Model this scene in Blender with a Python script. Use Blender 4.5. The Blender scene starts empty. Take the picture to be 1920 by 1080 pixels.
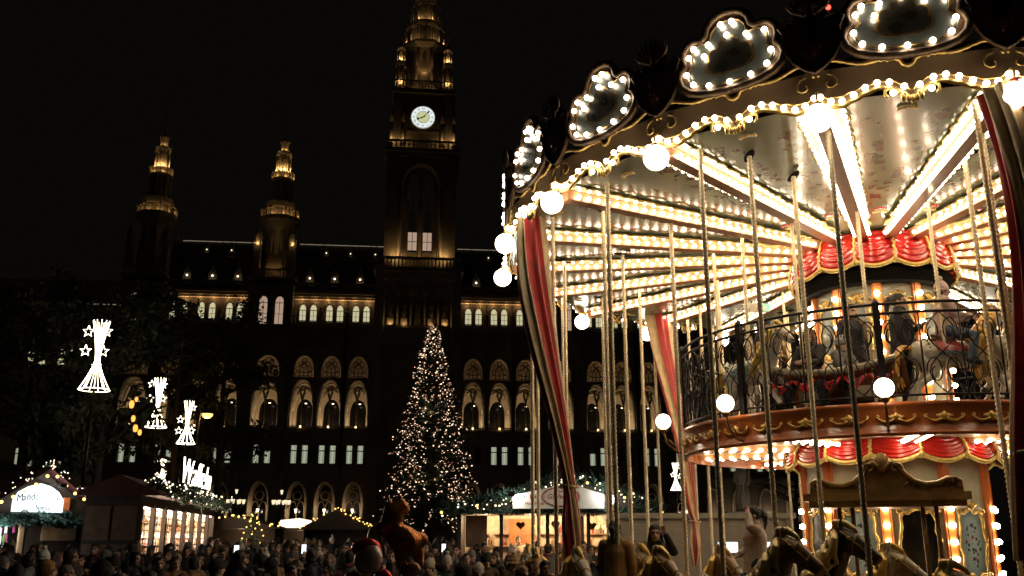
import bpy, math, random
from math import sin, cos, pi, radians, sqrt, atan2
from mathutils import Vector, Matrix, noise
random.seed(7)
S = bpy.context.scene
COL = S.collection
# ------------------------------------------------------------------ camera
CAMH = 1.7; FPX = 1740.0; PITCH = radians(15.07)
cam = bpy.data.cameras.new('camera'); camo = bpy.data.objects.new('camera', cam); COL.objects.link(camo)
camo.location = (0, 0, CAMH); camo.rotation_euler = (radians(90) + PITCH, 0, 0)
cam.sensor_width = 36; cam.lens = 36 * FPX / 1920; cam.clip_end = 2000; cam.clip_start = 0.05
S.camera = camo
# ------------------------------------------------------------------ night sky
W = bpy.data.worlds.new('World'); S.world = W; W.use_nodes = True
nt = W.node_tree; bg = nt.nodes['Background']
bg.inputs['Color'].default_value = (1.0, 0.80, 0.60, 1); bg.inputs['Strength'].default_value = 0.0022
S.view_settings.view_transform = 'Standard'; S.view_settings.look = 'None'
S.view_settings.exposure = 0.4; S.view_settings.gamma = 1.0; S.view_settings.use_curve_mapping = False
S.render.engine = 'CYCLES'
cy = S.cycles
cy.use_denoising = True; cy.max_bounces = 4; cy.diffuse_bounces = 2; cy.glossy_bounces = 3; cy.use_adaptive_sampling = True; cy.adaptive_threshold = 0.03
cy.transmission_bounces = 3; cy.sample_clamp_indirect = 4.0; cy.sample_clamp_direct = 0.0
cy.use_light_tree = True; cy.caustics_reflective = False; cy.caustics_refractive = False; cy.blur_glossy = 0.5

def at(px, py, Y):
    """world point of a photo pixel at world depth Y"""
    a = (px - 960) / FPX; u = (540 - py) / FPX
    d = Vector((a, cos(PITCH) - u * sin(PITCH), sin(PITCH) + u * cos(PITCH)))
    p = d * (Y / d.y); p.z += CAMH
    return p
def px_of(P):
    x, y, z = P[0], P[1], P[2] - CAMH
    d = y * cos(PITCH) + z * sin(PITCH); u = -y * sin(PITCH) + z * cos(PITCH)
    return 960 + FPX * x / d, 540 - FPX * u / d

# ------------------------------------------------------------------ materials
def mat(name, col, rough=0.6, metal=0.0, var=0.25, scale=6.0, bump=0.0, bscale=30.0, spec=0.5, coat=0.0, sheen=0.0):
    m = bpy.data.materials.new(name); m.use_nodes = True
    n = m.node_tree.nodes; l = m.node_tree.links; b = n['Principled BSDF']
    b.inputs['Roughness'].default_value = rough; b.inputs['Metallic'].default_value = metal
    b.inputs['Specular IOR Level'].default_value = spec; b.inputs['Coat Weight'].default_value = coat
    b.inputs['Coat Roughness'].default_value = 0.08; b.inputs['Sheen Weight'].default_value = sheen
    tc = n.new('ShaderNodeTexCoord')
    if var > 0:
        nz = n.new('ShaderNodeTexNoise'); nz.inputs['Scale'].default_value = scale; nz.inputs['Detail'].default_value = 6
        l.new(tc.outputs['Object'], nz.inputs['Vector'])
        r = n.new('ShaderNodeValToRGB'); r.color_ramp.elements[0].position = 0.3; r.color_ramp.elements[1].position = 0.72
        r.color_ramp.elements[0].color = (*[c * (1 - var) for c in col], 1)
        r.color_ramp.elements[1].color = (*[min(1, c * (1 + var)) for c in col], 1)
        l.new(nz.outputs['Fac'], r.inputs['Fac']); l.new(r.outputs['Color'], b.inputs['Base Color'])
        mr = n.new('ShaderNodeMapRange'); mr.inputs['To Min'].default_value = max(0.03, rough * 0.75); mr.inputs['To Max'].default_value = min(1, rough * 1.3)
        l.new(nz.outputs['Fac'], mr.inputs['Value']); l.new(mr.outputs['Result'], b.inputs['Roughness'])
    else:
        b.inputs['Base Color'].default_value = (*col, 1)
    if bump > 0:
        n2 = n.new('ShaderNodeTexNoise'); n2.inputs['Scale'].default_value = bscale; n2.inputs['Detail'].default_value = 4
        l.new(tc.outputs['Object'], n2.inputs['Vector'])
        bp = n.new('ShaderNodeBump'); bp.inputs['Strength'].default_value = bump; bp.inputs['Distance'].default_value = 0.02
        l.new(n2.outputs['Fac'], bp.inputs['Height']); l.new(bp.outputs['Normal'], b.inputs['Normal'])
    return m
def emat(name, col, strength, sampled=True, wave=None):
    m = bpy.data.materials.new(name); m.use_nodes = True
    n = m.node_tree.nodes; l = m.node_tree.links; b = n['Principled BSDF']
    b.inputs['Base Color'].default_value = (*[c * .6 for c in col], 1)
    b.inputs['Emission Color'].default_value = (*col, 1); b.inputs['Emission Strength'].default_value = strength
    if wave:   # the folds of a curtain behind the pane, lit from inside
        tc = n.new('ShaderNodeTexCoord'); mp = n.new('ShaderNodeMapping'); mp.inputs['Scale'].default_value = (wave, wave, wave * .06)
        nz = n.new('ShaderNodeTexNoise'); nz.inputs['Scale'].default_value = 1.0; nz.inputs['Detail'].default_value = 3
        l.new(tc.outputs['Object'], mp.inputs['Vector']); l.new(mp.outputs['Vector'], nz.inputs['Vector'])
        mr = n.new('ShaderNodeMapRange'); mr.inputs['From Min'].default_value = .3; mr.inputs['From Max'].default_value = .7
        mr.inputs['To Min'].default_value = strength * .55; mr.inputs['To Max'].default_value = strength * 1.15
        l.new(nz.outputs['Fac'], mr.inputs['Value']); l.new(mr.outputs['Result'], b.inputs['Emission Strength'])
    m.cycles.emission_sampling = 'AUTO' if sampled else 'NONE'
    return m
M = {}
M['stone'] = mat('facade_stone', (.20, .165, .12), .85, var=.3, scale=.35, bump=.35, bscale=4)
M['stone_pale'] = mat('plaster_and_lit_stone', (.50, .40, .28), .8, var=.18, scale=.6)  # plaster tone, also painted lantern light on the ground arch reveals
M['slate'] = mat('roof_slate', (.022, .022, .026), .6, var=.35, scale=.8, bump=.3, bscale=8)
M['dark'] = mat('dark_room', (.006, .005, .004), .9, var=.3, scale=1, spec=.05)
M['iron'] = mat('wrought_iron', (.016, .013, .011), .38, metal=.55, var=.3, scale=20)
M['gold'] = mat('gilt_ornament', (.70, .45, .14), .34, metal=.75, var=.3, scale=14, bump=.15, bscale=60)
M['gold_dark'] = mat('aged_gilt', (.26, .155, .055), .38, metal=.75, var=.4, scale=9, bump=.3, bscale=30)
M['bronze'] = mat('bronze_lacquer', (.36, .225, .085), .34, metal=.45, var=.3, scale=6, bump=.2, bscale=30)
M['cartouche'] = mat('dark_bronze_carving', (.11, .06, .028), .4, metal=.4, var=.45, scale=7, bump=.35, bscale=22)
M['brass'] = mat('twisted_brass', (.84, .70, .46), .36, metal=.4, var=.22, scale=5)
M['wood_red'] = mat('polished_mahogany', (.44, .115, .028), .24, var=.12, scale=4, coat=.6)
M['beam'] = mat('orange_painted_beam', (.48, .23, .11), .35, var=.25, scale=3, coat=.3)
M['pilaster'] = mat('orange_painted_pilaster', (.60, .16, .035), .3, var=.2, scale=3, coat=.3)
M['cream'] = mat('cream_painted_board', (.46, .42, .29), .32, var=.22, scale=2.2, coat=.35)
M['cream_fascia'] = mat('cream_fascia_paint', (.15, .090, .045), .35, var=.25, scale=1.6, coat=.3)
M['red_lac'] = mat('red_lacquered_drapery', (.50, .014, .010), .2, var=.3, scale=3, coat=.7)
M['fringe'] = mat('yellow_gilt_fringe', (.62, .45, .13), .45, metal=.3, var=.3, scale=25)
M['mirror'] = mat('old_mirror', (.24, .24, .21), .34, metal=.7, var=.3, scale=2)
M['crest_centre'] = mat('smoked_mirror', (.075, .058, .040), .28, metal=.5, var=.4, scale=5)
M['reflector'] = mat('cream_reflector_board', (.40, .33, .20), .35, var=.12, scale=3, coat=.4)
M['mirror_dark'] = mat('dark_mirror_glass', (.012, .010, .009), .12, metal=.2, var=.3, scale=2)
M['curtain_red'] = mat('red_satin_curtain', (.46, .028, .022), .38, var=.25, scale=5, sheen=.4)
M['curtain_cream'] = mat('cream_satin_curtain', (.68, .50, .28), .4, var=.2, scale=5, sheen=.3)
M['asphalt'] = mat('square_paving', (.05, .047, .043), .75, var=.35, scale=.8, bump=.4, bscale=6)
M['floor_wood'] = mat('deck_boards', (.12, .07, .04), .5, var=.4, scale=5)
M['darkwood'] = mat('dark_stall_timber', (.045, .028, .018), .7, var=.45, scale=5, bump=.3)
M['panelwood'] = mat('brown_stall_panel', (.14, .08, .045), .6, var=.35, scale=4)
M['palewood'] = mat('pale_stall_timber', (.40, .24, .12), .6, var=.3, scale=5, bump=.2)
M['greywhite'] = mat('cream_kiosk_boards', (.34, .30, .235), .6, var=.12, scale=3)
M['awning'] = mat('dark_red_awning', (.09, .02, .018), .75, var=.3, scale=4)
M['fir'] = mat('fir_needles', (.022, .045, .022), .7, var=.5, scale=3)
M['fir_cold'] = mat('fir_garland', (.035, .075, .055), .6, var=.5, scale=12)
M['leaf'] = mat('broad_leaves', (.034, .040, .012), .6, var=.5, scale=1.5)
M['bark'] = mat('tree_bark', (.045, .035, .028), .85, var=.4, scale=8, bump=.5)
M['white_sign'] = mat('white_sign_board', (.80, .78, .70), .5, var=.06, scale=3)
M['sign_red'] = mat('sign_print_red', (.40, .03, .03), .5, var=0)
M['sign_black'] = mat('sign_print_black', (.02, .018, .015), .5, var=0)
M['skin'] = mat('skin', (.56, .33, .24), .5, var=.12, scale=14)
M['eye'] = mat('eyes_and_brows', (.02, .014, .011), .35, var=0)
# light givers
M['bulb'] = emat('warm_bulb', (1.0, .85, .60), 22.0)
M['bulb_mirrored'] = emat('mirrored_row_bulb', (1.0, .86, .62), 6.0, False)  # dimmer bulbs drawn as the beam rows mirrored in the ceiling
M['bulb_drum'] = emat('drum_bulb', (1.0, .84, .58), 34.0)
M['bulb_crest'] = emat('cool_white_bulb', (1.0, .90, .70), 11.0)
M['globe'] = emat('opal_globe', (1.0, .84, .62), 6.0)
M['tree_light'] = emat('fairy_light', (1.0, .68, .47), 1.7, sampled=False)
M['tree_light_dim'] = emat('dim_fairy_light', (1.0, .52, .30), .7, sampled=False)
M['star_tube'] = emat('star_light_tube', (1.0, .86, .62), 5.0)
M['pane'] = emat('lit_gallery_window', (.80, .74, .44), .5, False)
M['pane_pink'] = emat('lit_tower_window', (.72, .50, .36), .42, False)
M['pane_green'] = emat('curtained_office_window', (.64, .70, .50), .44, False, wave=9)
M['warm_strip'] = emat('warm_led_strip', (1.0, .55, .20), .45, False)
M['ridge_strip'] = emat('ridge_light_strip', (1.0, .80, .55), .15, False)
M['lamp_warm'] = emat('warm_uplight', (1.0, .66, .30), 3.0, False)
M['lantern'] = emat('lantern_glass', (1.0, .85, .58), 2.2, False)
M['lantern_dim'] = emat('candelabra_glass', (1.0, .84, .55), .8, False)
M['clock'] = emat('clock_dial', (.86, .93, .92), .72, False)
M['clock_mid'] = emat('clock_dial_centre', (.75, .78, .40), .55, False)
M['amber'] = emat('amber_party_bulb', (1.0, .62, .14), 2.6, False)
M['sodium'] = emat('sodium_lamp', (1.0, .52, .16), 1.5, False)
M['flood'] = emat('white_floodlight', (.85, .95, 1.0), 14.0)
M['neon'] = emat('white_neon_lettering', (1.0, .93, .75), 3.5)
M['red_lamp'] = emat('red_lamp_glass', (1.0, .06, .04), 4.0)
M['ember'] = emat('orange_lantern_glass', (1.0, .34, .06), 1.7, False)
M['gable_sign'] = emat('backlit_sign_face', (.86, .96, 1.0), .95)
M['exit_green'] = emat('exit_sign_face', (.25, .62, .40), .7, False)
M['screen'] = emat('phone_or_till_screen', (.8, .9, 1.0), 1.4, False)

def coloured(name, col, **k):
    if name not in M: M[name] = mat(name, col, **k)
    return M[name]

# ------------------------------------------------------------------ mesh helpers
class MB:
    def __init__(s): s.v = []; s.f = []; s.m = []; s.sm = []
    def add(s, vs, fs, mi=0, smooth=False):
        o = len(s.v); s.v.extend([tuple(v) for v in vs])
        for f in fs: s.f.append(tuple(i + o for i in f)); s.m.append(mi); s.sm.append(smooth)
        return s
    def quad(s, a, b, c, d, mi=0): return s.add([a, b, c, d], [(0, 1, 2, 3)], mi)
    def box(s, x0, x1, y0, y1, z0, z1, mi=0):
        v = [(x, y, z) for z in (z0, z1) for y in (y0, y1) for x in (x0, x1)]
        return s.add(v, [(0, 2, 3, 1), (4, 5, 7, 6), (0, 1, 5, 4), (2, 6, 7, 3), (0, 4, 6, 2), (1, 3, 7, 5)], mi)
    def grid(s, fn, nu, nv, mi=0, smooth=True, closed_u=False):
        vs = [fn(i / nu, j / nv) for j in range(nv + 1) for i in range(nu if closed_u else nu + 1)]
        w = nu if closed_u else nu + 1; fs = []
        for j in range(nv):
            for i in range(nu):
                i2 = (i + 1) % w
                fs.append((j * w + i, j * w + i2, (j + 1) * w + i2, (j + 1) * w + i))
        return s.add(vs, fs, mi, smooth)
    def lathe(s, prof, n=16, mi=0, smooth=True, c=(0, 0, 0), a0=0.0, a1=2 * pi):
        full = abs(a1 - a0 - 2 * pi) < 1e-6
        def fn(u, v):
            k = v * (len(prof) - 1); r, z = prof[int(round(k))]; a = a0 + (a1 - a0) * u
            return (c[0] + r * cos(a), c[1] + r * sin(a), c[2] + z)
        return s.grid(fn, n, len(prof) - 1, mi, smooth, full)
    def tube(s, path, r, n=6, mi=0, smooth=True, cap=True):
        P = [Vector(p) for p in path]; R = r if isinstance(r, (list, tuple)) else [r] * len(P)
        vs = []; up = None
        for i, p in enumerate(P):
            t = (P[min(i + 1, len(P) - 1)] - P[max(i - 1, 0)])
            if t.length < 1e-9: t = Vector((0, 0, 1))
            t.normalize()
            if up is None: up = Vector((0, 0, 1)) if abs(t.z) < .9 else Vector((1, 0, 0))
            a = up - t * up.dot(t)
            if a.length < 1e-6: a = t.orthogonal()
            a.normalize(); b = t.cross(a); up = a
            for k in range(n):
                q = 2 * pi * k / n; vs.append(p + (a * cos(q) + b * sin(q)) * R[i])
        fs = [(i * n + k, i * n + (k + 1) % n, (i + 1) * n + (k + 1) % n, (i + 1) * n + k) for i in range(len(P) - 1) for k in range(n)]
        s.add(vs, fs, mi, smooth)
        if cap:
            o = len(s.v) - len(vs)
            s.f.append(tuple(o + k for k in reversed(range(n)))); s.m.append(mi); s.sm.append(False)
            s.f.append(tuple(o + (len(P) - 1) * n + k for k in range(n))); s.m.append(mi); s.sm.append(False)
        return s
    def sphere(s, c, r, n=10, m=6, mi=0, sc=(1, 1, 1)):
        def fn(u, v):
            t = -pi / 2 + pi * v
            return (c[0] + r * sc[0] * cos(t) * cos(2 * pi * u), c[1] + r * sc[1] * cos(t) * sin(2 * pi * u), c[2] + r * sc[2] * sin(t))
        return s.grid(fn, n, m, mi, True, True)
    def prism(s, pts, y0, y1, mi=0, axis='y'):
        """polygon pts (a, z) extruded; axis y: (a,y,z); axis x: (x,a,z)"""
        n = len(pts)
        f = (lambda a, t, z: (a, t, z)) if axis == 'y' else (lambda a, t, z: (t, a, z))
        vs = [f(a, y0, z) for a, z in pts] + [f(a, y1, z) for a, z in pts]
        fs = [tuple(range(n)), tuple(range(2 * n - 1, n - 1, -1))] + [(i, n + i, n + (i + 1) % n, (i + 1) % n) for i in range(n)]
        return s.add(vs, fs, mi)
    def arch_wall(s, x0, x1, z0, z1, cx, hw, sill, spring, apex, y0, y1, mi=0, round_=False, reveal=True, steps=7, rmi=None):
        """front wall piece at y0 with one pointed (or round) opening and its reveal to y1"""
        rt = []
        for i in range(steps + 1):
            t = i / steps
            if round_: a = t * pi / 2; rt.append((hw * cos(a), spring + (apex - spring) * sin(a)))
            else: a = t; rt.append((hw * (1 - a ** 1.75), spring + (apex - spring) * sin(a * pi / 2) ** .92 if a < 1 else apex))
        R = [(hw, sill)] + rt
        for sg in (-1, 1):
            ex = x1 if sg > 0 else x0; vs = []; fs = []
            for w, z in R: vs += [(cx + sg * w, y0, z), (ex, y0, z)]
            for i in range(len(R) - 1):
                q = (2 * i, 2 * i + 1, 2 * i + 3, 2 * i + 2); fs.append(q if sg > 0 else q[::-1])
            s.add(vs, fs, mi)
            s.quad((cx, y0, apex), (ex, y0, apex), (ex, y0, z1), (cx, y0, z1), mi) if sg > 0 else s.quad((ex, y0, apex), (cx, y0, apex), (cx, y0, z1), (ex, y0, z1), mi)
            if sill > z0:
                s.quad((cx, y0, z0), (ex, y0, z0), (ex, y0, sill), (cx, y0, sill), mi) if sg > 0 else s.quad((ex, y0, z0), (cx, y0, z0), (cx, y0, sill), (ex, y0, sill), mi)
            if reveal:
                vs = []; fs = []
                for w, z in R: vs += [(cx + sg * w, y0, z), (cx + sg * w * .96, y1, z)]
                for i in range(len(R) - 1):
                    q = (2 * i, 2 * i + 2, 2 * i + 3, 2 * i + 1); fs.append(q if sg > 0 else q[::-1])
                s.add(vs, fs, mi if rmi is None else rmi)
        if reveal and sill > z0 - 1: s.quad((cx - hw, y0, sill), (cx + hw, y0, sill), (cx + hw, y1, sill), (cx - hw, y1, sill), mi)
        return s
    def mesh(s, name):
        me = bpy.data.meshes.new(name); me.from_pydata(s.v, [], s.f)
        me.polygons.foreach_set('material_index', s.m); me.polygons.foreach_set('use_smooth', s.sm); me.update()
        return me
    def build(s, name, mats, parent=None, loc=(0, 0, 0), rz=0.0):
        me = s.mesh(name)
        for m in (mats if isinstance(mats, (list, tuple)) else [mats]): me.materials.append(M[m] if isinstance(m, str) else m)
        return ob(name, me, parent, loc, rz)
def ob(name, me, parent=None, loc=(0, 0, 0), rz=0.0, sc=None):
    o = bpy.data.objects.new(name, me); COL.objects.link(o); o.location = loc
    o.rotation_euler = (0, 0, rz) if not isinstance(rz, (tuple, list)) else rz
    if sc: o.scale = sc if isinstance(sc, (tuple, list)) else (sc, sc, sc)
    if parent: o.parent = parent
    return o
def thing(name, label, cat, loc=(0, 0, 0), rz=0.0, group=None):
    o = bpy.data.objects.new(name, None); COL.objects.link(o); o.location = loc; o.rotation_euler = (0, 0, rz); o.empty_display_size = .2
    return tag(o, label, cat, group)
def tag(o, label, cat, group=None, kind=None):
    if label: o['label'] = label
    if cat: o['category'] = cat
    if group: o['group'] = group
    if kind: o['kind'] = kind
    return o
def setmat(me, *ms):
    for m in ms: me.materials.append(M[m] if isinstance(m, str) else m)
    return me
def icomesh(name, r, m, sub=0):
    t = (1 + 5 ** .5) / 2
    v = [Vector(p).normalized() for p in ((-1, t, 0), (1, t, 0), (-1, -t, 0), (1, -t, 0), (0, -1, t), (0, 1, t), (0, -1, -t), (0, 1, -t), (t, 0, -1), (t, 0, 1), (-t, 0, -1), (-t, 0, 1))]
    f = [(0, 11, 5), (0, 5, 1), (0, 1, 7), (0, 7, 10), (0, 10, 11), (1, 5, 9), (5, 11, 4), (11, 10, 2), (10, 7, 6), (7, 1, 8), (3, 9, 4), (3, 4, 2), (3, 2, 6), (3, 6, 8), (3, 8, 9), (4, 9, 5), (2, 4, 11), (6, 2, 10), (8, 6, 7), (9, 8, 1)]
    for _ in range(sub):
        nf = []; cache = {}
        def mid(a, b):
            k = (min(a, b), max(a, b))
            if k not in cache: v.append((v[a] + v[b]).normalized()); cache[k] = len(v) - 1
            return cache[k]
        for a, b, c in f:
            x, y, z = mid(a, b), mid(b, c), mid(c, a); nf += [(a, x, z), (b, y, x), (c, z, y), (x, y, z)]
        f = nf
    b = MB().add([p * r for p in v], f, 0, True)
    return b if m is None else setmat(b.mesh(name), m)
ICO0 = icomesh('i', 1, None, 0)
def many_balls(pts, rads, name, m, parent=None):
    mb = MB()
    for p, r in zip(pts, rads if isinstance(rads, list) else [rads] * len(pts)):
        mb.add([(p[0] + v[0] * r, p[1] + v[1] * r, p[2] + v[2] * r) for v in ICO0.v], ICO0.f, 0, True)
    return mb.build(name, m, parent)
def lamp(name, parent, loc, watts, col=(1, .7, .4), r=.08, spot=None, rot=None):
    L = bpy.data.lights.new(name, 'SPOT' if spot else 'POINT'); L.energy = watts; L.color = col; L.shadow_soft_size = r
    if spot: L.spot_size = radians(spot); L.spot_blend = .6
    o = bpy.data.objects.new(name, L); COL.objects.link(o); o.location = loc; o.parent = parent
    if rot: o.rotation_euler = rot
    return o
def remesh(mb, voxel, smooth=2):
    me = mb.mesh('tmp'); o = bpy.data.objects.new('tmp', me); COL.objects.link(o)
    r = o.modifiers.new('r', 'REMESH'); r.mode = 'VOXEL'; r.voxel_size = voxel; r.use_smooth_shade = True
    if smooth: q = o.modifiers.new('s', 'SMOOTH'); q.iterations = smooth; q.factor = .5
    dg = bpy.context.evaluated_depsgraph_get(); ev = o.evaluated_get(dg)
    out = bpy.data.meshes.new_from_object(ev); bpy.data.objects.remove(o); bpy.data.meshes.remove(me)
    out.materials.clear()
    return out
def limb(mb, pts, flat=1.0, n=12):
    """closed chain of rings: pts = [(x,y,z,r)...] with rounded ends"""
    P = [Vector(p[:3]) for p in pts]; R = [p[3] for p in pts]
    t0 = (P[0] - P[1]).normalized(); t1 = (P[-1] - P[-2]).normalized()
    path = [P[0] + t0 * R[0] * .95, P[0] + t0 * R[0] * .7] + P + [P[-1] + t1 * R[-1] * .7, P[-1] + t1 * R[-1] * .95]
    rad = [R[0] * .25, R[0] * .72] + R + [R[-1] * .72, R[-1] * .25]
    mb.tube(path, rad, n)
    return mb
def text_mesh(txt, size, extrude=.004, shear=0.0, offset=0.0):
    c = bpy.data.curves.new('t', 'FONT'); c.body = txt; c.size = size; c.extrude = extrude; c.align_x = 'CENTER'; c.align_y = 'CENTER'; c.shear = shear; c.offset = offset
    o = bpy.data.objects.new('t', c); COL.objects.link(o)
    me = bpy.data.meshes.new_from_object(o.evaluated_get(bpy.context.evaluated_depsgraph_get()))
    bpy.data.objects.remove(o); bpy.data.curves.remove(c); me.materials.clear()
    return me
# ================================================================== prototypes that need remeshing (made first, while the scene is small)
def hand(mb, wrist, d, side, palm_n, curl=.5, s=1.0):
    """palm and five fingers; d = direction of the hand, side = thumb side"""
    d = Vector(d).normalized(); n = Vector(palm_n).normalized(); t = Vector(side).normalized(); w = Vector(wrist)
    limb(mb, [(*(w + t * .012 * s), .022 * s), (*(w + d * .05 * s + t * .018 * s), .021 * s), (*(w + d * .085 * s + t * .018 * s), .017 * s)])
    limb(mb, [(*(w - t * .010 * s), .022 * s), (*(w + d * .05 * s - t * .018 * s), .021 * s), (*(w + d * .08 * s - t * .018 * s), .017 * s)])
    for i, (off, ln) in enumerate(((.030, .068), (.010, .078), (-.012, .072), (-.033, .056))):
        b = w + d * .082 * s + t * off * s; c = curl * (.8 + .15 * i)
        m = b + (d * cos(c * .7) + n * sin(c * .7)) * ln * .5 * s
        e = m + (d * cos(c * 1.6) + n * sin(c * 1.6)) * ln * .5 * s
        limb(mb, [(*b, .0095 * s), (*m, .0088 * s), (*e, .0075 * s)], n=8)
    b = w + d * .025 * s + t * .03 * s
    m = b + (t * .75 + d * .55 + n * .2).normalized() * .035 * s; e = m + (d * .9 + t * .25 + n * .3).normalized() * .03 * s
    limb(mb, [(*b, .013 * s), (*m, .011 * s), (*e, .0085 * s)], n=8)

HEADZ = 1.57
def head(mb, c=(0, 0, HEADZ), tilt=0.0):
    """face looks to -y"""
    X, Y, Z = c
    mb.sphere((X, Y + .012, Z + .035), .1, 14, 10, sc=(.78, .98, .98))
    mb.sphere((X, Y - .022, Z - .035), .075, 12, 8, sc=(.86, .95, 1.05))
    limb(mb, [(X - .022, Y - .055, Z - .085, .026), (X, Y - .068, Z - .088, .026), (X + .022, Y - .055, Z - .085, .026)], n=8)
    limb(mb, [(X, Y - .088, Z + .02, .010), (X, Y - .106, Z - .012, .014), (X, Y - .112, Z - .028, .016)], n=8)
    limb(mb, [(X - .012, Y - .098, Z - .030, .010), (X + .012, Y - .098, Z - .030, .010)], n=8)
    limb(mb, [(X - .045, Y - .080, Z + .030, .011), (X, Y - .092, Z + .030, .011), (X + .045, Y - .080, Z + .030, .011)], n=8)
    limb(mb, [(X - .020, Y - .092, Z - .056, .008), (X, Y - .099, Z - .055, .009), (X + .020, Y - .092, Z - .056, .008)], n=8)
    for sg in (-1, 1): mb.sphere((X + sg * .082, Y + .014, Z - .002), .03, 8, 6, sc=(.35, .7, 1.05))
    limb(mb, [(X, Y + .02, Z - .05, .056), (X, Y + .03, Z - .17, .060)])
def arms(pose):
    A = {}
    for sg in (-1, 1):
        sh = (sg * .175, .015, 1.375)
        if pose == 'down' or (pose in ('cup', 'wave') and sg < 0): A[sg] = [sh, (sg * .235, .03, 1.10), (sg * .225, -.06, .86)]
        elif pose == 'cup': A[sg] = [sh, (sg * .23, -.02, 1.11), (sg * .10, -.25, 1.22)]
        elif pose == 'wave': A[sg] = [sh, (sg * .27, -.18, 1.30), (sg * .16, -.22, 1.56)]
        elif pose == 'hair' and sg < 0: A[sg] = [sh, (sg * .24, -.06, 1.12), (sg * .12, -.22, 1.02)]
        elif pose == 'hair': A[sg] = [sh, (sg * .30, -.10, 1.42), (sg * .13, -.09, 1.60)]
        elif pose == 'ride': A[sg] = [sh, (sg * .20, -.14, 1.13), (sg * .07, -.36, 1.13)]
    return A
def legs(pose):
    L = {}
    for sg in (-1, 1):
        hip = (sg * .095, .01, .90)
        if pose == 'ride': L[sg] = [hip, (sg * .27, -.34, .78), (sg * .28, -.24, .40), (sg * .28, -.36, .34)]
        else: L[sg] = [hip, (sg * .10, -.01, .49), (sg * .105, .03, .09), (sg * .12, -.13, .045)]
    return L
def person_meshes(pose):
    """returns body, coat, trousers meshes, figure 1.75 m, feet at z 0, facing -y"""
    A = arms(pose); L = legs(pose)
    b = MB(); head(b)
    limb(b, [(0, .01, .92, .13), (0, .015, 1.10, .115), (0, .01, 1.28, .135), (0, .02, 1.38, .10), (0, .025, 1.44, .06)])
    limb(b, [(-.16, .015, 1.375, .055), (.16, .015, 1.375, .055)])
    for sg in (-1, 1):
        s, e, w = A[sg]; limb(b, [(*s, .055), (*e, .042), (*w, .029)])
        d = (Vector(w) - Vector(e)).normalized()
        side = Vector((-sg * .4, -1, 0)) if pose in ('down',) else Vector((-sg, -.3, .3)); side = (side - d * side.dot(d)).normalized()
        pn = d.cross(side) * (1 if sg > 0 else -1); hand(b, w, d, side, pn, .6 if pose != 'ride' else 1.1)
        h, k, a, t = L[sg]; limb(b, [(*h, .085), (*k, .055), (*a, .042)]); limb(b, [(*a, .045), (*t, .038)])
    body = remesh(b, .0095, 1)
    c = MB()
    limb(c, [(0, .012, .78 if pose != 'ride' else .90, .185), (0, .012, .95, .175), (0, .015, 1.10, .16), (0, .012, 1.28, .172), (0, .02, 1.38, .135), (0, .025, 1.455, .082)], n=16)
    limb(c, [(-.155, .015, 1.365, .083), (.155, .015, 1.365, .083)])
    limb(c, [(-.05, -.04, 1.45, .045), (.05, -.04, 1.45, .045)]); limb(c, [(-.07, .05, 1.46, .045), (.07, .05, 1.46, .045)])
    for sg in (-1, 1):
        s, e, w = A[sg]; w2 = Vector(e) + (Vector(w) - Vector(e)) * .93
        limb(c, [(*s, .082), (*e, .067), (*w2, .050)])
    for i in range(7): limb(c, [(.0 + .004 * i, -.168 - .004 * abs(i - 3), .82 + i * .085, .012), (.004, -.17, .83 + i * .085, .012)], n=6)
    coat = remesh(c, .0145, 1)
    t = MB()
    for sg in (-1, 1):
        h, k, a, f = L[sg]; limb(t, [(*h, .115), (*k, .082), (*a, .068)])
    limb(t, [(-.06, .01, .93, .12), (.06, .01, .93, .12)])
    tr = remesh(t, .018, 1)
    s = MB()
    for sg in (-1, 1):
        h, k, a, f = L[sg]; limb(s, [(a[0], a[1] + .04, a[2] - .02, .052), (*f, .047)])
    shoes = remesh(s, .014, 1)
    ey = [Vector((sg * .032, -.083, HEADZ + .012)) for sg in (-1, 1)]
    idx = []
    for p in body.polygons:
        q = p.center
        k = 0
        if q.z > 1.45 and q.y < -.04:
            if any((q.x - e.x) ** 2 / .016 ** 2 + (q.z - e.z) ** 2 / .0085 ** 2 < 1 for e in ey): k = 1
            elif any((q.x - e.x) ** 2 / .022 ** 2 + (q.z - e.z - .024) ** 2 / .006 ** 2 < 1 for e in ey): k = 1
            elif q.x ** 2 / .024 ** 2 + (q.z - HEADZ + .056) ** 2 / .007 ** 2 < 1: k = 2
        idx.append(k)
    body.polygons.foreach_set('material_index', idx)
    return dict(body=body, coat=coat, trousers=tr, shoes=shoes)
M['lips'] = mat('lips', (.30, .09, .08), .45, var=0)
POSES = {p: person_meshes(p) for p in ('down', 'cup', 'hair', 'wave', 'ride')}
for d_ in POSES.values():
    setmat(d_['body'], 'skin', 'eye', 'lips')
    for k_ in ('coat', 'trousers', 'shoes'): setmat(d_[k_], 'iron')
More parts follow.
